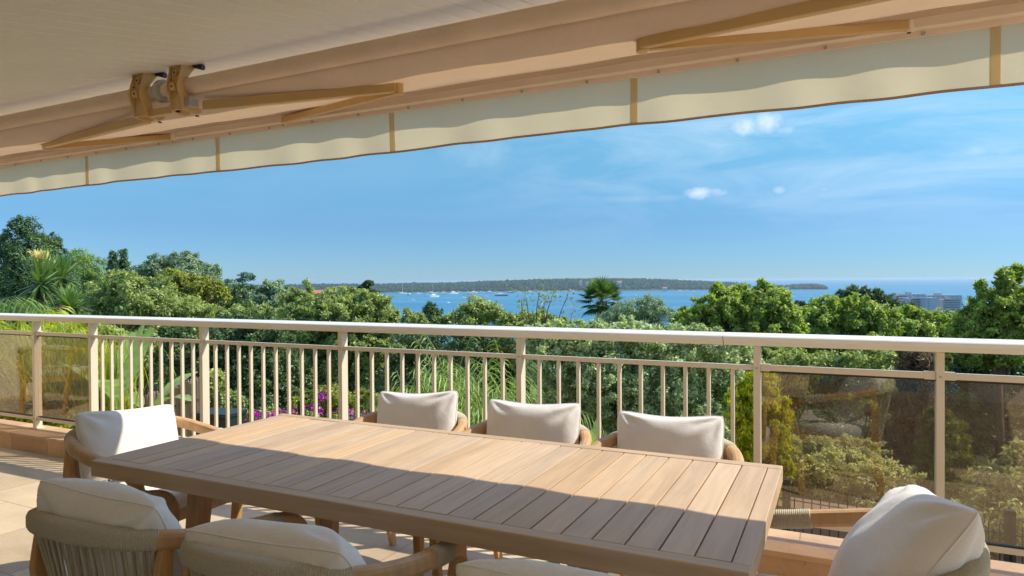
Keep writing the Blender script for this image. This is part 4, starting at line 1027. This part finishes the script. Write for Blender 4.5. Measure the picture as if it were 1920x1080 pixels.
tree('laurel_tree', 'lime green crown below the apartment blocks', 'tree', 18,
     [(1700, 592, 24, 16), (1725, 606, 40, 22), (1690, 625, 50, 30), (1770, 615, 34, 20), (1740, 640, 70, 30)], 15000, 0.075, 'bright', 30, 0.5, 0.25, 44, sprigs=22)
tree('grey_pine', 'grey green pine in front of the apartment blocks', 'tree', 60, [(1745, 588, 22, 10), (1775, 594, 20, 10), (1800, 598, 22, 12), (1760, 606, 50, 14)], 5000, 0.2, 'grey', 31, 0.4, 0.35, 20)
tree('tall_shrub', 'tall leafy shrub with upright shoots at the right edge', 'shrub', 9,
     [(1885, 530, 14, 22), (1900, 560, 30, 24), (1862, 580, 34, 28), (1915, 590, 50, 40), (1840, 605, 36, 28), (1880, 625, 70, 34), (1810, 620, 26, 20), (1838, 545, 6, 14), (1905, 515, 10, 14), (1850, 660, 60, 30)], 20000, 0.052, 'bright', 32, 0.5, 0.2, 44, sprigs=50)
tree('evergreen_shrub', 'dark evergreen shrub below the handrail at the right edge', 'shrub', 10,
     [(1830, 670, 60, 40), (1900, 680, 60, 44), (1960, 690, 60, 50), (1860, 730, 90, 60), (1950, 760, 80, 70)], 20000, 0.05, 'dark', 33, 0.45, 0.22, 60)
tree('laurel_tree', 'leafy green shrub mass behind the left one of the right hand glass panes', 'shrub', 11,
     [(1480, 690, 50, 36), (1540, 710, 60, 50), (1620, 700, 60, 50), (1600, 770, 90, 60), (1500, 770, 60, 60), (1680, 760, 50, 70)], 22000, 0.05, 'oak', 34, 0.5, 0.2, 60)
tree('thuja_tree', 'tall half brown thuja behind the right hand railing post', 'tree', 8,
     [(1722, 690, 30, 40), (1716, 760, 34, 60), (1712, 840, 36, 70), (1700, 920, 40, 60)], 16000, 0.06, 'brown', 35, 0.3, 0.25, 44, along=(0, 0, 1), along_w=0.6, up=0.1)
tree('thuja_tree', 'green thuja tip poking above the brown one at the right hand post', 'tree', 8.2,
     [(1706, 672, 18, 24), (1760, 700, 16, 46), (1745, 680, 14, 30)], 4500, 0.05, 'thuja', 36, 0.3, 0.3, 26, along=(0, 0, 1), along_w=0.7, up=0.1)
tree('thuja_tree', 'rounded green thuja behind the glass at the right hand post', 'tree', 6.6,
     [(1762, 800, 26, 30), (1780, 830, 34, 44), (1770, 890, 44, 60), (1760, 960, 50, 60)], 14000, 0.045, 'thuja', 37, 0.3, 0.25, 50, along=(0, 0, 1), along_w=0.7, up=0.1)
tree('golden_thuja', 'golden green thuja column behind the post where balusters meet glass', 'tree', 6.2,
     [(1425, 730, 30, 34), (1440, 780, 40, 44), (1425, 820, 46, 50), (1440, 870, 42, 50), (1395, 770, 30, 44), (1410, 920, 60, 50)], 22000, 0.038, 'gold', 38, 0.3, 0.2, 70, along=(0, 0, 1), along_w=0.75, up=0.1)
tree('variegated_shrub', 'cream and green variegated shrub seen low through the right glass', 'shrub', 6.4,
     [(1590, 885, 70, 34), (1650, 900, 60, 34), (1540, 900, 40, 36), (1610, 930, 90, 30)], 15000, 0.034, 'varieg', 39, 0.42, 0.28, 60, trunk=False)
tree('low_shrub', 'low grey green shrub in front of the smoked glass hedge', 'shrub', 7.4,
     [(1520, 850, 60, 26), (1590, 845, 60, 22), (1480, 870, 40, 30)], 11000, 0.03, 'olive', 40, 0.45, 0.28, 50, trunk=False)
tree('photinia_shrub', 'leafy shrub with pale leaf tips behind the rightmost glass pane', 'shrub', 5.2,
     [(1870, 920, 44, 36), (1910, 900, 40, 50), (1860, 970, 60, 50), (1930, 970, 60, 60), (1915, 860, 16, 24)], 8000, 0.045, 'varieg', 41, 0.38, 0.28, 50, sprigs=20)
tree('hedge', 'dark clipped hedge closing the garden behind the right hand glass', 'hedge', 9.5,
     [(1860, 800, 90, 60), (1950, 820, 90, 70), (1780, 800, 60, 70), (1560, 830, 100, 50), (1660, 850, 90, 50)], 22000, 0.045, 'dark', 42, 0.5, 0.25, 80, trunk=False)
# --- middle ground below the handrail
def feather_clump(name, label, px, py, d, n, L, seed, mat='grass', w=0.012, spread=0.8, droop=0.7, bw=0.16):
    p = at(px, py, d); o = empty(name, p, 0, label, 'plant')
    blades('foliage', p, n, L, w, spread, mat, seed, o, droop, 6, 1.0, bw)
    return o
def reed_plume(label, px, py, d, n, L, seed, mat='grass'):
    rng = np.random.default_rng(seed); c = at(px, py, d); o = empty('papyrus_clump', c, 0, label, 'plant'); V = []; Q = []; T = []
    for i in range(n):
        frond(V, Q, T, rng, (rng.normal(0, 0.16), rng.normal(0, 0.16), 0), rng.uniform(0, 2*pi), rng.uniform(1.05, 1.5), L*rng.uniform(0.6, 1.08), 0.17, 0.011, rng.uniform(1.6, 3.0), 20, float(rng.uniform(0.35, 0.7)), 1.1)
    np_mesh('foliage', np.array(V), np.array(Q), ML[mat], o, np.array(T))
reed_plume('feathery bright green papyrus clump behind the middle balusters, left one', 830, 806, 6.6, 34, 0.98, 50)
reed_plume('feathery green papyrus clump behind the central railing post', 930, 816, 6.4, 34, 1.0, 51)
reed_plume('yellowish papyrus tuft just left of the middle papyrus clumps', 785, 795, 7.2, 8, 0.8, 52)
tree('clipped_hedge', 'rounded clipped hedge above the magenta flowers', 'hedge', 9.2,
     [(620, 760, 60, 34), (690, 765, 50, 32), (570, 775, 40, 30), (650, 790, 90, 30), (730, 790, 30, 26)], 16000, 0.032, 'mixed', 53, 0.55, 0.18, 80, trunk=False, deep=0.6)
tree('backdrop_oak', 'shaded oak filling the gap behind the papyrus clumps', 'tree', 13,
     [(800, 660, 70, 46), (900, 660, 70, 44), (960, 690, 50, 50), (840, 720, 90, 60), (760, 720, 40, 60), (1000, 740, 60, 60)], 18000, 0.06, 'dark', 54, 0.5, 0.22, 60)
tree('bougainvillea', 'magenta bougainvillea flowers dotted along the dark garden fence', 'flowering shrub', 7.9,
     [(490, 780, 30, 8), (540, 774, 26, 8), (590, 765, 20, 9), (612, 742, 14, 9), (640, 775, 24, 8), (685, 782, 24, 7), (450, 792, 24, 7), (725, 790, 14, 6)], 230, 0.036, 'magenta', 55, 0.8, 0.5, 14, trunk=False)
tree('fence_shrub', 'small leafy shrubs growing through the dark garden fence', 'shrub', 8.6,
     [(420, 760, 34, 24), (480, 790, 60, 22), (560, 800, 60, 22), (660, 800, 60, 18), (400, 720, 20, 24)], 8000, 0.04, 'oak', 56, 0.5, 0.3, 50, trunk=False)

# trees that close the slope behind the nearer plants
for i, (px, ty, r, d, mt) in enumerate(((30, 600, 90, 36, 'oak'), (170, 618, 90, 33, 'dark'), (330, 640, 80, 30, 'oak'), (470, 660, 90, 29, 'dark'), (620, 680, 90, 28, 'dark'), (760, 640, 70, 26, 'oak'), (880, 640, 80, 25, 'dark'), (1000, 650, 80, 24, 'oak'),
                                      (1130, 640, 90, 24, 'dark'), (1270, 640, 90, 24, 'oak'), (1400, 650, 90, 25, 'dark'), (1530, 660, 90, 26, 'dark'), (1660, 650, 90, 28, 'oak'), (1780, 640, 80, 30, 'dark'), (1900, 650, 90, 28, 'dark'), (-60, 560, 90, 40, 'dark'))):
    tree('slope_tree', 'leafy tree half hidden behind the nearer shrubs and balusters', 'tree', d, [(px, ty+r*0.5, r*0.8, r*0.5), (px-r*0.5, ty+r*1.0, r*0.7, r*0.6), (px+r*0.5, ty+r*1.0, r*0.7, r*0.6), (px, ty+r*1.6, r, r*0.7)], 8000, 0.13, mt, 200+i, 0.5, 0.28, 40, group='trees closing the slope below the terrace')
for i, (px, ty, rx, d, mt) in enumerate(((40, 560, 80, 62, 'dark'), (190, 552, 70, 66, 'conifer'), (320, 548, 80, 68, 'dark'), (420, 556, 60, 66, 'grey'), (500, 572, 60, 64, 'dark'), (580, 590, 60, 62, 'oak'), (-60, 520, 60, 60, 'conifer'))):
    tree('ridge_tree', 'dark tree on the left ridge, mostly hidden by the trees before it', 'tree', d, [(px, ty, rx*0.7, 26), (px-rx*0.4, ty+26, rx*0.7, 34), (px+rx*0.4, ty+26, rx*0.7, 34), (px, ty+66, rx, 44)], 6000, 0.26, mt, 230+i, 0.5, 0.28, 34, group='trees on the left ridge')

# --- left garden
def cordyline(px, py, d, label, seed, R, plume=None):
    top = at(px, py, d); zg = gz(d)-0.2; base = Vector((top.x, top.y, zg)); o = empty('cordyline', base, 0, label, 'palm')
    c = Vector((0, 0, top.z-zg))
    rosette('crown', c, 120, R, 0.045, 'palm', seed, o, -0.9)
    m = MB(); m.tube([(0.1, 0, 0), (0.04, 0, c.z*0.6), c], [0.07, 0.06, 0.07], 8); m.build('trunk', M_bark, o, smooth=True)
    if plume:
        rng = np.random.default_rng(seed+1); n = 1500; a = rng.uniform(0, 2*pi, n); t = rng.random(n)
        P = np.stack([np.cos(a)*0.25*R*t*rng.random(n)*1.3, np.sin(a)*0.25*R*t*rng.random(n)*1.3, 0.35*R+t*R*0.62], 1)+np.array(c)
        V, Q = leaf_quads(P, rng.standard_normal((n, 3)), 0.06, 0.012, rng, np.tile([0, 0, 1.0], (n, 1))+P*0, 0.5); np_mesh('flower_plume', V, Q, ML['plume'], o, rng.random(n))
cordyline(76, 532, 10.5, 'cordyline palm with a dry tan flower plume on top', 60, 0.50, True)
cordyline(116, 522, 11.2, 'cordyline palm with stiff green leaves just right of the plumed one', 61, 0.42)
cordyline(134, 578, 10.0, 'small yellowish cordyline head low beside the other two', 62, 0.30)
def feather_palm(px, py, d, label, seed, specs, mat='palm', ll=0.32, lw=0.035):
    rng = np.random.default_rng(seed); c = at(px, py, d); o = empty('feather_palm', c, 0, label, 'palm'); V = []; Q = []; T = []
    for az, el, L, dr in specs: frond(V, Q, T, rng, (0, 0, 0), az, el, L, ll, lw, dr, 26, 0.6, 0.9)
    np_mesh('crown', np.array(V), np.array(Q), ML[mat], o, np.array(T))
    m = MB(); zb = gz(d)-c.z-0.2; m.tube([(0, 0, zb), (0.03, 0, zb*0.4), (0, 0, 0.05)], [0.11, 0.09, 0.08], 9); m.build('trunk', M_bark, o, smooth=True)
feather_palm(-40, 600, 9.5, 'arching feather palm fronds entering from the left edge', 63, [(0.2+i*0.52, 0.9-0.12*(i % 3), 1.25, 1.9) for i in range(12)], 'palm')
feather_palm(30, 690, 9.0, 'yellow green areca fronds behind the leftmost glass', 64, [(i*0.45, 1.15-0.10*(i % 4), 1.15, 1.2) for i in range(14)], 'lime', 0.26, 0.03)
feather_clump('bamboo_clump', 'bright yellow green bamboo behind the left railing posts', 120, 735, 7.6, 700, 0.9, 65, 'lime', 0.011, 0.7, 1.0, 0.26)
feather_clump('bamboo_clump', 'lime green bamboo shoots just right of the left glass panes', 200, 790, 7.4, 320, 0.9, 66, 'lime', 0.011, 0.4, 0.8, 0.12)
def banana(px, py, d, label, seed, specs):
    rng = np.random.default_rng(seed); c = at(px, py, d); o = empty('banana_plant', c, 0, label, 'plant')
    for az, el, L, w, dr in specs:
        V = []; Q = []; T = []; dd = np.array([cos(az)*cos(el), sin(az)*cos(el), sin(el)]); s = np.array([-sin(az), cos(az), 0.0]); p = np.zeros(3); n = 14
        for j in range(n+1):
            t = j/n; ww = 0.012 if t < 0.22 else w*sin(pi*min(1, (t-0.2)/0.82))**0.7*0.5+0.004
            u = np.cross(s, dd); up = -abs(u) if False else u
            for q, f in ((-1, 0.16), (-0.5, 0.05), (0, 0), (0.5, 0.05), (1, 0.16)): V.append(p+s*ww*q+up*ww*f*(-1 if up[2] < 0 else 1)+np.array([0, 0, 0.006*sin(j*2.1+q*3)]))
            dd = dd+np.array([0, 0, -dr/n]); dd /= np.linalg.norm(dd); p = p+dd*L/n
        for j in range(n):
            for q in range(4): a = j*5+q; Q.append((a, a+1, a+6, a+5)); T.append(float(np.clip(rng.normal(0.5, 0.12), 0, 1)))
        np_mesh('leaf', np.array(V), np.array(Q), ML['banana'], o, np.array(T), True)
banana(222, 775, 7.2, 'banana plant with broad pale green leaves behind the first balusters', 67, [(0.3, 1.25, 1.0, 0.26, 0.5), (2.2, 1.2, 0.95, 0.26, 0.6), (-0.7, 0.95, 0.9, 0.24, 1.0), (-2.3, 1.1, 0.8, 0.22, 0.9), (1.2, 1.35, 1.05, 0.24, 0.4)])
banana(275, 785, 7.6, 'banana plant with drooping grey green leaves beside the reed fence', 68, [(0.0, 0.9, 0.85, 0.2, 1.3), (2.9, 0.8, 0.8, 0.2, 1.2), (-1.2, 0.7, 0.7, 0.18, 1.2), (1.5, 1.0, 0.8, 0.2, 1.0)])
banana(1113, 850, 5.6, 'single bright green leaf shoot between the far chairs', 69, [(1.2, 1.35, 0.30, 0.09, 0.3), (-1.5, 1.2, 0.24, 0.07, 0.5)])
tree('yellow_shrub', 'yellow leaved shrub low behind the leftmost glass pane', 'shrub', 7.6, [(20, 740, 40, 40), (50, 780, 50, 40), (-10, 700, 40, 40), (90, 760, 40, 50)], 7000, 0.05, 'lime', 70, 0.5, 0.25, 50, trunk=False)
tree('garden_bush', 'mid green bush behind the second left glass pane', 'shrub', 8.6, [(130, 700, 50, 50), (80, 690, 50, 50), (140, 770, 60, 50), (190, 660, 50, 40)], 9000, 0.055, 'oak', 71, 0.5, 0.25, 50, trunk=False)

# --- fences, screens and low walls of the garden
M_green = mat_simple("green_wire", lin(30, 44, 38), 0.5, 0, 0.1, 6)
def garden_fence():
    P = [Vector(p) for p in ((-9.5, 5.9, 0.09), (-6.96, 5.75, 0.07), (-4.2, 5.72, 0.04), (-0.42, 4.85, 0.02), (3.2, 4.55, 0.0))]
    o = empty('garden_fence', P[0], 0, 'dark green wire panel fence with pointed wires running below the terrace', 'fence')
    for a, b in zip(P[:-1], P[1:]):
        d = (b-a); L = d.length; n = max(1, round(L/1.25))
        for i in range(n):
            p, q = a+d*(i/n), a+d*((i+1)/n); m = MB(); k2 = int((q-p).length/0.052)
            for j in range(k2+1):
                c = p.lerp(q, j/k2); m.tube([c-o.location+Vector((0, 0, -1.5)), c-o.location], 0.0035, 4)
            for zz in (-0.055, -0.115, -0.6, -0.66, -1.2): m.tube([p-o.location+Vector((0, 0, zz)), q-o.location+Vector((0, 0, zz))], 0.004, 4)
            m.build('wire_panel', M_green, o)
            m = MB(); m.box(p.x-o.location.x-0.025, p.x-o.location.x+0.025, p.y-o.location.y+0.01, p.y-o.location.y+0.06, -1.7, 0.0); m.build('post', M_green, o)
garden_fence()
def reed_screen():
    a, b = at(268, 742, 9.0), at(378, 706, 7.7); o = empty('reed_screen', (a.x, a.y, a.z), 0, 'grey brown reed screen behind the first balusters', 'fence')
    rng = random.Random(9); m = MB(); n = 170
    for i in range(n):
        c = a.lerp(b, i/(n-1)) - o.location + Vector((rng.uniform(-.012, .012), rng.uniform(-.012, .012), rng.uniform(-0.05, 0.02)))
        m.tube([c+Vector((rng.uniform(-.01, .01), 0, -1.8)), c], 0.0075, 5)
    m.build('canes', mat_simple("reed", lin(168, 148, 134), 0.9, 0, 0.3, 30, 0.4, 0.004, stretch=(6, 6, 0.4)), o)
    m = MB()
    for zz in (-0.25, -0.8): m.tube([Vector((0, 0, zz)), b-o.location+Vector((0, 0, zz))], 0.012, 5)
    m.build('cross_wire', M_dark, o)
reed_screen()
def garden_wall():
    o = empty('garden_wall', (2.4, 6.0, -1.9), radians(-4), 'low brown rendered garden wall seen through the right hand glass', 'wall')
    m = MB(); m.box(-3.6, 7, 0, 0.25, -0.4, 1.33); m.build('wall_body', mat_simple("brown_render", lin(148, 122, 108), 0.95, 0, 0.15, 1.5, 0.4, 0.01, bscale=30), o)
    m = MB(); m.box(-3.62, 7.02, -0.03, 0.28, 1.332, 1.40); m.build('coping', mat_simple("brown_coping", lin(160, 136, 120), 0.9, 0, 0.15, 3), o, bevel=0.01)
    g = MB(); g.box(-6, 9, -1.4, -0.2, -0.32, -0.28)
garden_wall()
def planter():
    p = at(412, 800, 7.1); o = empty('planter_box', (p.x, p.y, p.z-0.5), 0.2, 'dark green planter box behind the balusters near the reed screen', 'planter')
    m = MB(); m.box(-0.2, 0.2, -0.15, 0.15, 0, 0.62); m.build('box', M_green, o, bevel=0.008)
    m = MB(); m.box(-0.215, 0.215, -0.165, 0.165, 0.622, 0.665); m.build('rim', M_green, o, bevel=0.006)
planter()

# --- boats in the bay
M_hull = mat_simple("white_hull", lin(238, 236, 230), 0.3, 0, 0.03, 1)
M_hulld = mat_simple("dark_hull", lin(46, 54, 70), 0.3, 0, 0.05, 1)
M_win = mat_simple("dark_windows", lin(34, 40, 48), 0.15, 0, 0.05, 1)
M_foam = mat_simple("foam", lin(235, 240, 242), 0.8, 0, 0.1, 1)
def hull(m, L, Bm, Hh, z0=-0.4):
    n = 9; V = []
    for i in range(n):
        t = i/(n-1); x = -L/2+L*t; b = Bm/2*(1-max(0, (t-0.45)/0.55)**2.2)*(0.86+0.14*min(1, t*4)); top = Hh*(1+0.35*t**2)
        V += [(x, 0, z0), (x+0.02*L*t, -b*0.75, z0+0.15*Hh), (x+0.05*L*t, -b, top), (x+0.05*L*t, b, top), (x+0.02*L*t, b*0.75, z0+0.15*Hh)]
    F_ = [(i*5+j, i*5+(j+1) % 5, (i+1)*5+(j+1) % 5, (i+1)*5+j) for i in range(n-1) for j in range(5)]+[(4, 3, 2, 1, 0), tuple((n-1)*5+j for j in range(5))]
    m.add(V, F_)
def boat(px, py, lpx, kind, label, ang, group=None, dark=False, wake=False):
    D = sea_dist(px, py); p = at(px, py, D); L = 1.4*lpx*D/F/max(0.45, abs(cos(ang))); o = empty('sailboat' if kind == 's' else 'motor_boat', (p.x, p.y, SEA_Z), YAW+ang, label, 'boat', group)
    Bm, Hh = L*0.26, L*0.085
    m = MB(); hull(m, L, Bm, Hh); m.build('hull', M_hulld if dark else M_hull, o)
    if kind == 's':
        m = MB(); m.box(-L*0.2, L*0.2, -Bm*0.25, Bm*0.25, Hh, Hh+L*0.05); m.build('cabin', M_hull, o, bevel=L*0.01)
        m = MB(); m.tube([(L*0.05, 0, Hh), (L*0.05, 0, L*1.15)], [L*0.012, L*0.008], 6); m.tube([(L*0.05, 0, Hh+L*0.12), (-L*0.38, 0, Hh+L*0.11)], L*0.016, 6); m.build('mast', M_hull, o)
    else:
        m = MB(); m.box(-L*0.34, L*0.20, -Bm*0.36, Bm*0.36, Hh, Hh+L*0.085); c = m.build('cabin', M_hull, o, bevel=L*0.012)
        m = MB(); m.box(-L*0.30, L*0.203, -Bm*0.365, Bm*0.365, Hh+L*0.03, Hh+L*0.062); m.build('window', M_win, c)
        m = MB(); m.box(-L*0.26, L*0.06, -Bm*0.28, Bm*0.28, Hh+L*0.086, Hh+L*0.15); m.build('flybridge', M_hull, c, bevel=L*0.01)
        m = MB(); m.tube([(-L*0.1, 0, Hh+L*0.15), (-L*0.13, 0, Hh+L*0.24)], L*0.01, 6); m.build('mast', M_hull, o)
    if wake:
        w = MB(); w.add([(-L*0.5, -Bm*0.3, 0.25), (-L*0.5, Bm*0.3, 0.25), (-L*3.2, Bm*0.9, 0.22), (-L*3.2, -Bm*0.9, 0.22)], [(0, 1, 2, 3)]); ob = w.build('wake', M_foam, None); ob.matrix_world = Matrix.Translation((p.x, p.y, SEA_Z)) @ Matrix.Rotation(YAW+ang, 4, 'Z'); tag(ob, kind='structure')
GB = 'boats moored in the bay'
boat(754, 551, 11, 's', 'white sailboat with a tall bare mast, leftmost of the moored boats', 0.5)
boat(768, 554.5, 8, 'm', 'white motor boat close right of the leftmost sailboat', -0.9)
boat(777, 547.5, 9, 'm', 'small motor boat at the island shore above the leftmost sailboat group', 0.2)
boat(775, 563, 6, 'm', 'lone small white boat nearest to the shore on the left of the bay', 0.3)
boat(796, 547.5, 10, 'm', 'long low white boat between the two sailboats near the island', 0.1)
boat(811, 550, 12, 's', 'white sailboat with a tall mast in the middle of the moored group', 0.2)
boat(814, 557, 11, 'm', 'tall white motor yacht just in front of the middle sailboat', 0.9)
boat(841, 568, 4, 'm', 'tiny white boat alone on the water under the long yacht', 0.8)
boat(834, 552, 15, 'm', 'long white motor yacht seen side on, right of the middle sailboat', 0.1)
boat(851, 551, 10, 'm', 'white motor yacht turned three quarters, right of the long side on yacht', 0.8)
boat(881, 553.5, 18, 'm', 'largest white motor yacht with a dark waterline near the centre of the bay', -0.15)
boat(889, 549, 9, 'm', 'white boat directly behind the largest motor yacht', 0.5)
boat(920, 550, 14, 'm', 'white motor yacht side on, right of the largest one', 0.1)
boat(940, 555, 17, 'm', 'dark hulled motor yacht with a white cabin left of the twiggy shrub', 0.25, None, True)
boat(957, 549, 9, 'm', 'small dark boat near the island, left of the beach', 0.1, None, True)
for x, y, l, a in ((903, 548, 6, 0.2), (994, 548.3, 7, 0.4), (1031, 547.6, 6, 0.1), (1045, 547.3, 5, 0.2), (1060, 548, 8, 0.15), (1076, 547, 6, 0.1), (1276, 546.3, 6, 0.3), (1289, 546, 5, 0.1), (1301, 546.4, 4, 0.2), (742, 548.5, 5, 0.2), (785, 551, 5, 0.5), (803, 553, 5, 0.3), (862, 549, 6, 0.2), (870, 558, 4, 0.4), (912, 556, 4, 0.3), (974, 548.6, 6, 0.2), (1012, 548, 5, 0.3)):
    boat(x, y, l*1.2, 'm', 'tiny white boat moored close along the island shore', a, GB)
boat(1190, 554.5, 6, 'm', 'white motor boat under way with a short wake right of the fan palm', 0.1, None, False, True)
boat(1486, 552, 5, 'm', 'small dark boat crossing in front of the islet', 0.1, None, True)
boat(1500, 553.6, 5, 'm', 'white speedboat drawing a long wake in front of the islet', 3.2, None, False, True)
boat(1489, 556.5, 5, 'm', 'small white speedboat below the dark boat near the islet', 0.3, None, False)

# --- buildings far away
M_stucco = mat_simple("pale_stucco", lin(178, 170, 166), 0.9, 0, 0.05, 0.2)
M_tile = mat_simple("roof_tiles", lin(188, 118, 88), 0.9, 0, 0.2, 2, 0.4, 0.02)
M_win_hazy = mat_simple("hazed_windows", lin(128, 136, 148), 0.6, 0, 0.1, 0.5)  # lightened, with the stucco greyed: distance haze put into the colours
def block(x0, x1, ty, by, d, depth, label, floors, ang=0.0, loggia=True):
    p0, p1 = at(x0, by, d), at(x1, by, d); zt = at(x0, ty, d).z; w = (p1-p0).length; h = zt-p0.z; zb = -8.0
    o = empty('apartment_block', p0, YAW+ang, label, 'building')
    m = MB(); m.box(0, w, 0.0 if not loggia else 1.6, depth, zb, h); m.build('wall', M_stucco, o)
    fh = h/floors
    if loggia:
        m = MB(); m.box(0.3, w-0.3, 1.55, 1.598, zb, h-0.2); m.build('window', M_win_hazy, o)
        for i in range(floors+1):
            m = MB(); z = fh*i; m.box(0, w, 0, 1.54, z-0.18, z); m.box(0, w, 0, 0.12, z, z+fh*0.34 if i < floors else z+0.3); m.build('balcony', M_stucco, o)
    else:
        for i in range(floors):
            for j in range(int(w/5)):
                m = MB(); m.box(1.4+j*5, 3.2+j*5, -0.06, -0.003, fh*i+fh*0.25, fh*i+fh*0.8); m.build('window', M_win_hazy, o)
    m = MB(); m.box(w*0.3, w*0.5, depth*0.4, depth*0.7, h+0.003, h+2.2); m.build('roof_house', M_stucco, o)
block(1684, 1710, 554, 582, 640, 14, 'pale apartment block with banded balconies, leftmost of the far town', 6, 0.3)
block(1711, 1735, 560, 588, 600, 14, 'apartment block with white balcony bands beside the blank gabled one', 6, 0.05)
block(1736, 1757, 558.5, 590, 590, 14, 'pale apartment block with a nearly blank wall in the middle of the far town', 7, -0.1, False)
block(1770, 1800, 561.5, 592, 600, 14, 'wide apartment block with banded balconies, rightmost of the far town', 7, -0.15)
block(1757, 1769, 565, 592, 615, 10, 'narrow pale block squeezed between the blank walled and the wide blocks', 6, 0.0, False)
block(1692, 1736, 551.5, 562, 760, 12, 'long low pale building behind the left part of the far town', 2, 0.0, False)
block(1738, 1800, 553.5, 563, 780, 12, 'long low pale building along the shore behind the wide apartment block', 2, -0.1, False)
def small_house(px, py, d, w, h, label, name='house', rot=0.3, zb=-6):
    p = at(px, py, d); o = empty(name, p, YAW+rot, label, 'house')
    m = MB(); m.box(-w/2, w/2, -w*0.35, w*0.35, zb, h); m.build('wall', M_stucco, o)
    m = MB(); r = h*0.5; e = w*0.06
    m.add([(-w/2-e, -w*0.35-e, h), (w/2+e, -w*0.35-e, h), (w/2+e, w*0.35+e, h), (-w/2-e, w*0.35+e, h), (-w/2-e, 0, h+r), (w/2+e, 0, h+r)], [(0, 1, 5, 4), (2, 3, 4, 5), (0, 4, 3), (1, 2, 5), (3, 2, 1, 0)]); m.build('roof', M_tile, o)
    m = MB(); m.box(-w*0.2, -w*0.05, -w*0.352-0.03, -w*0.352, h*0.3, h*0.7); m.build('window', M_win_hazy, o)
small_house(588, 562, 58, 3.4, 0.55, 'house with a terracotta tiled roof peeping between the oaks on the left', 'house', 0.2)
for i, (x, y, d, w, h, lab) in enumerate(((1089, 532.5, 2640, 9, 9, 'small white house high on the island left of the fan palm'), (1101, 533, 2660, 12, 6, 'low pale house beside the small white one on the island'),
        (1141, 534, 2640, 10, 7, 'pale house on the island just right of the fan palm top'), (1161, 537, 2600, 16, 14, 'pinkish building like a small fort on the island right of the fan palm'), (1246, 543.5, 2560, 16, 7, 'low shore house at the foot of the island wood'))):
    small_house(x, y, d, w, h, lab, 'island_house', 0.1, -5)

# --- sea air: one closed box of even haze round everything
def haze():
    m = MB(); m.box(-46000, 46000, -46000, 46000, SEA_Z-9.0, 8.0)
    t = NT("haze"); v = t.n('VolumePrincipled', Density=0.00009, Anisotropy=0.2); v.inputs['Color'].default_value = (0.70, 0.87, 0.98, 1)
    t.l(v.outputs[0], t.out.inputs['Volume'])
    o = m.build('haze', t.m); tag(o, kind='stuff')
haze()
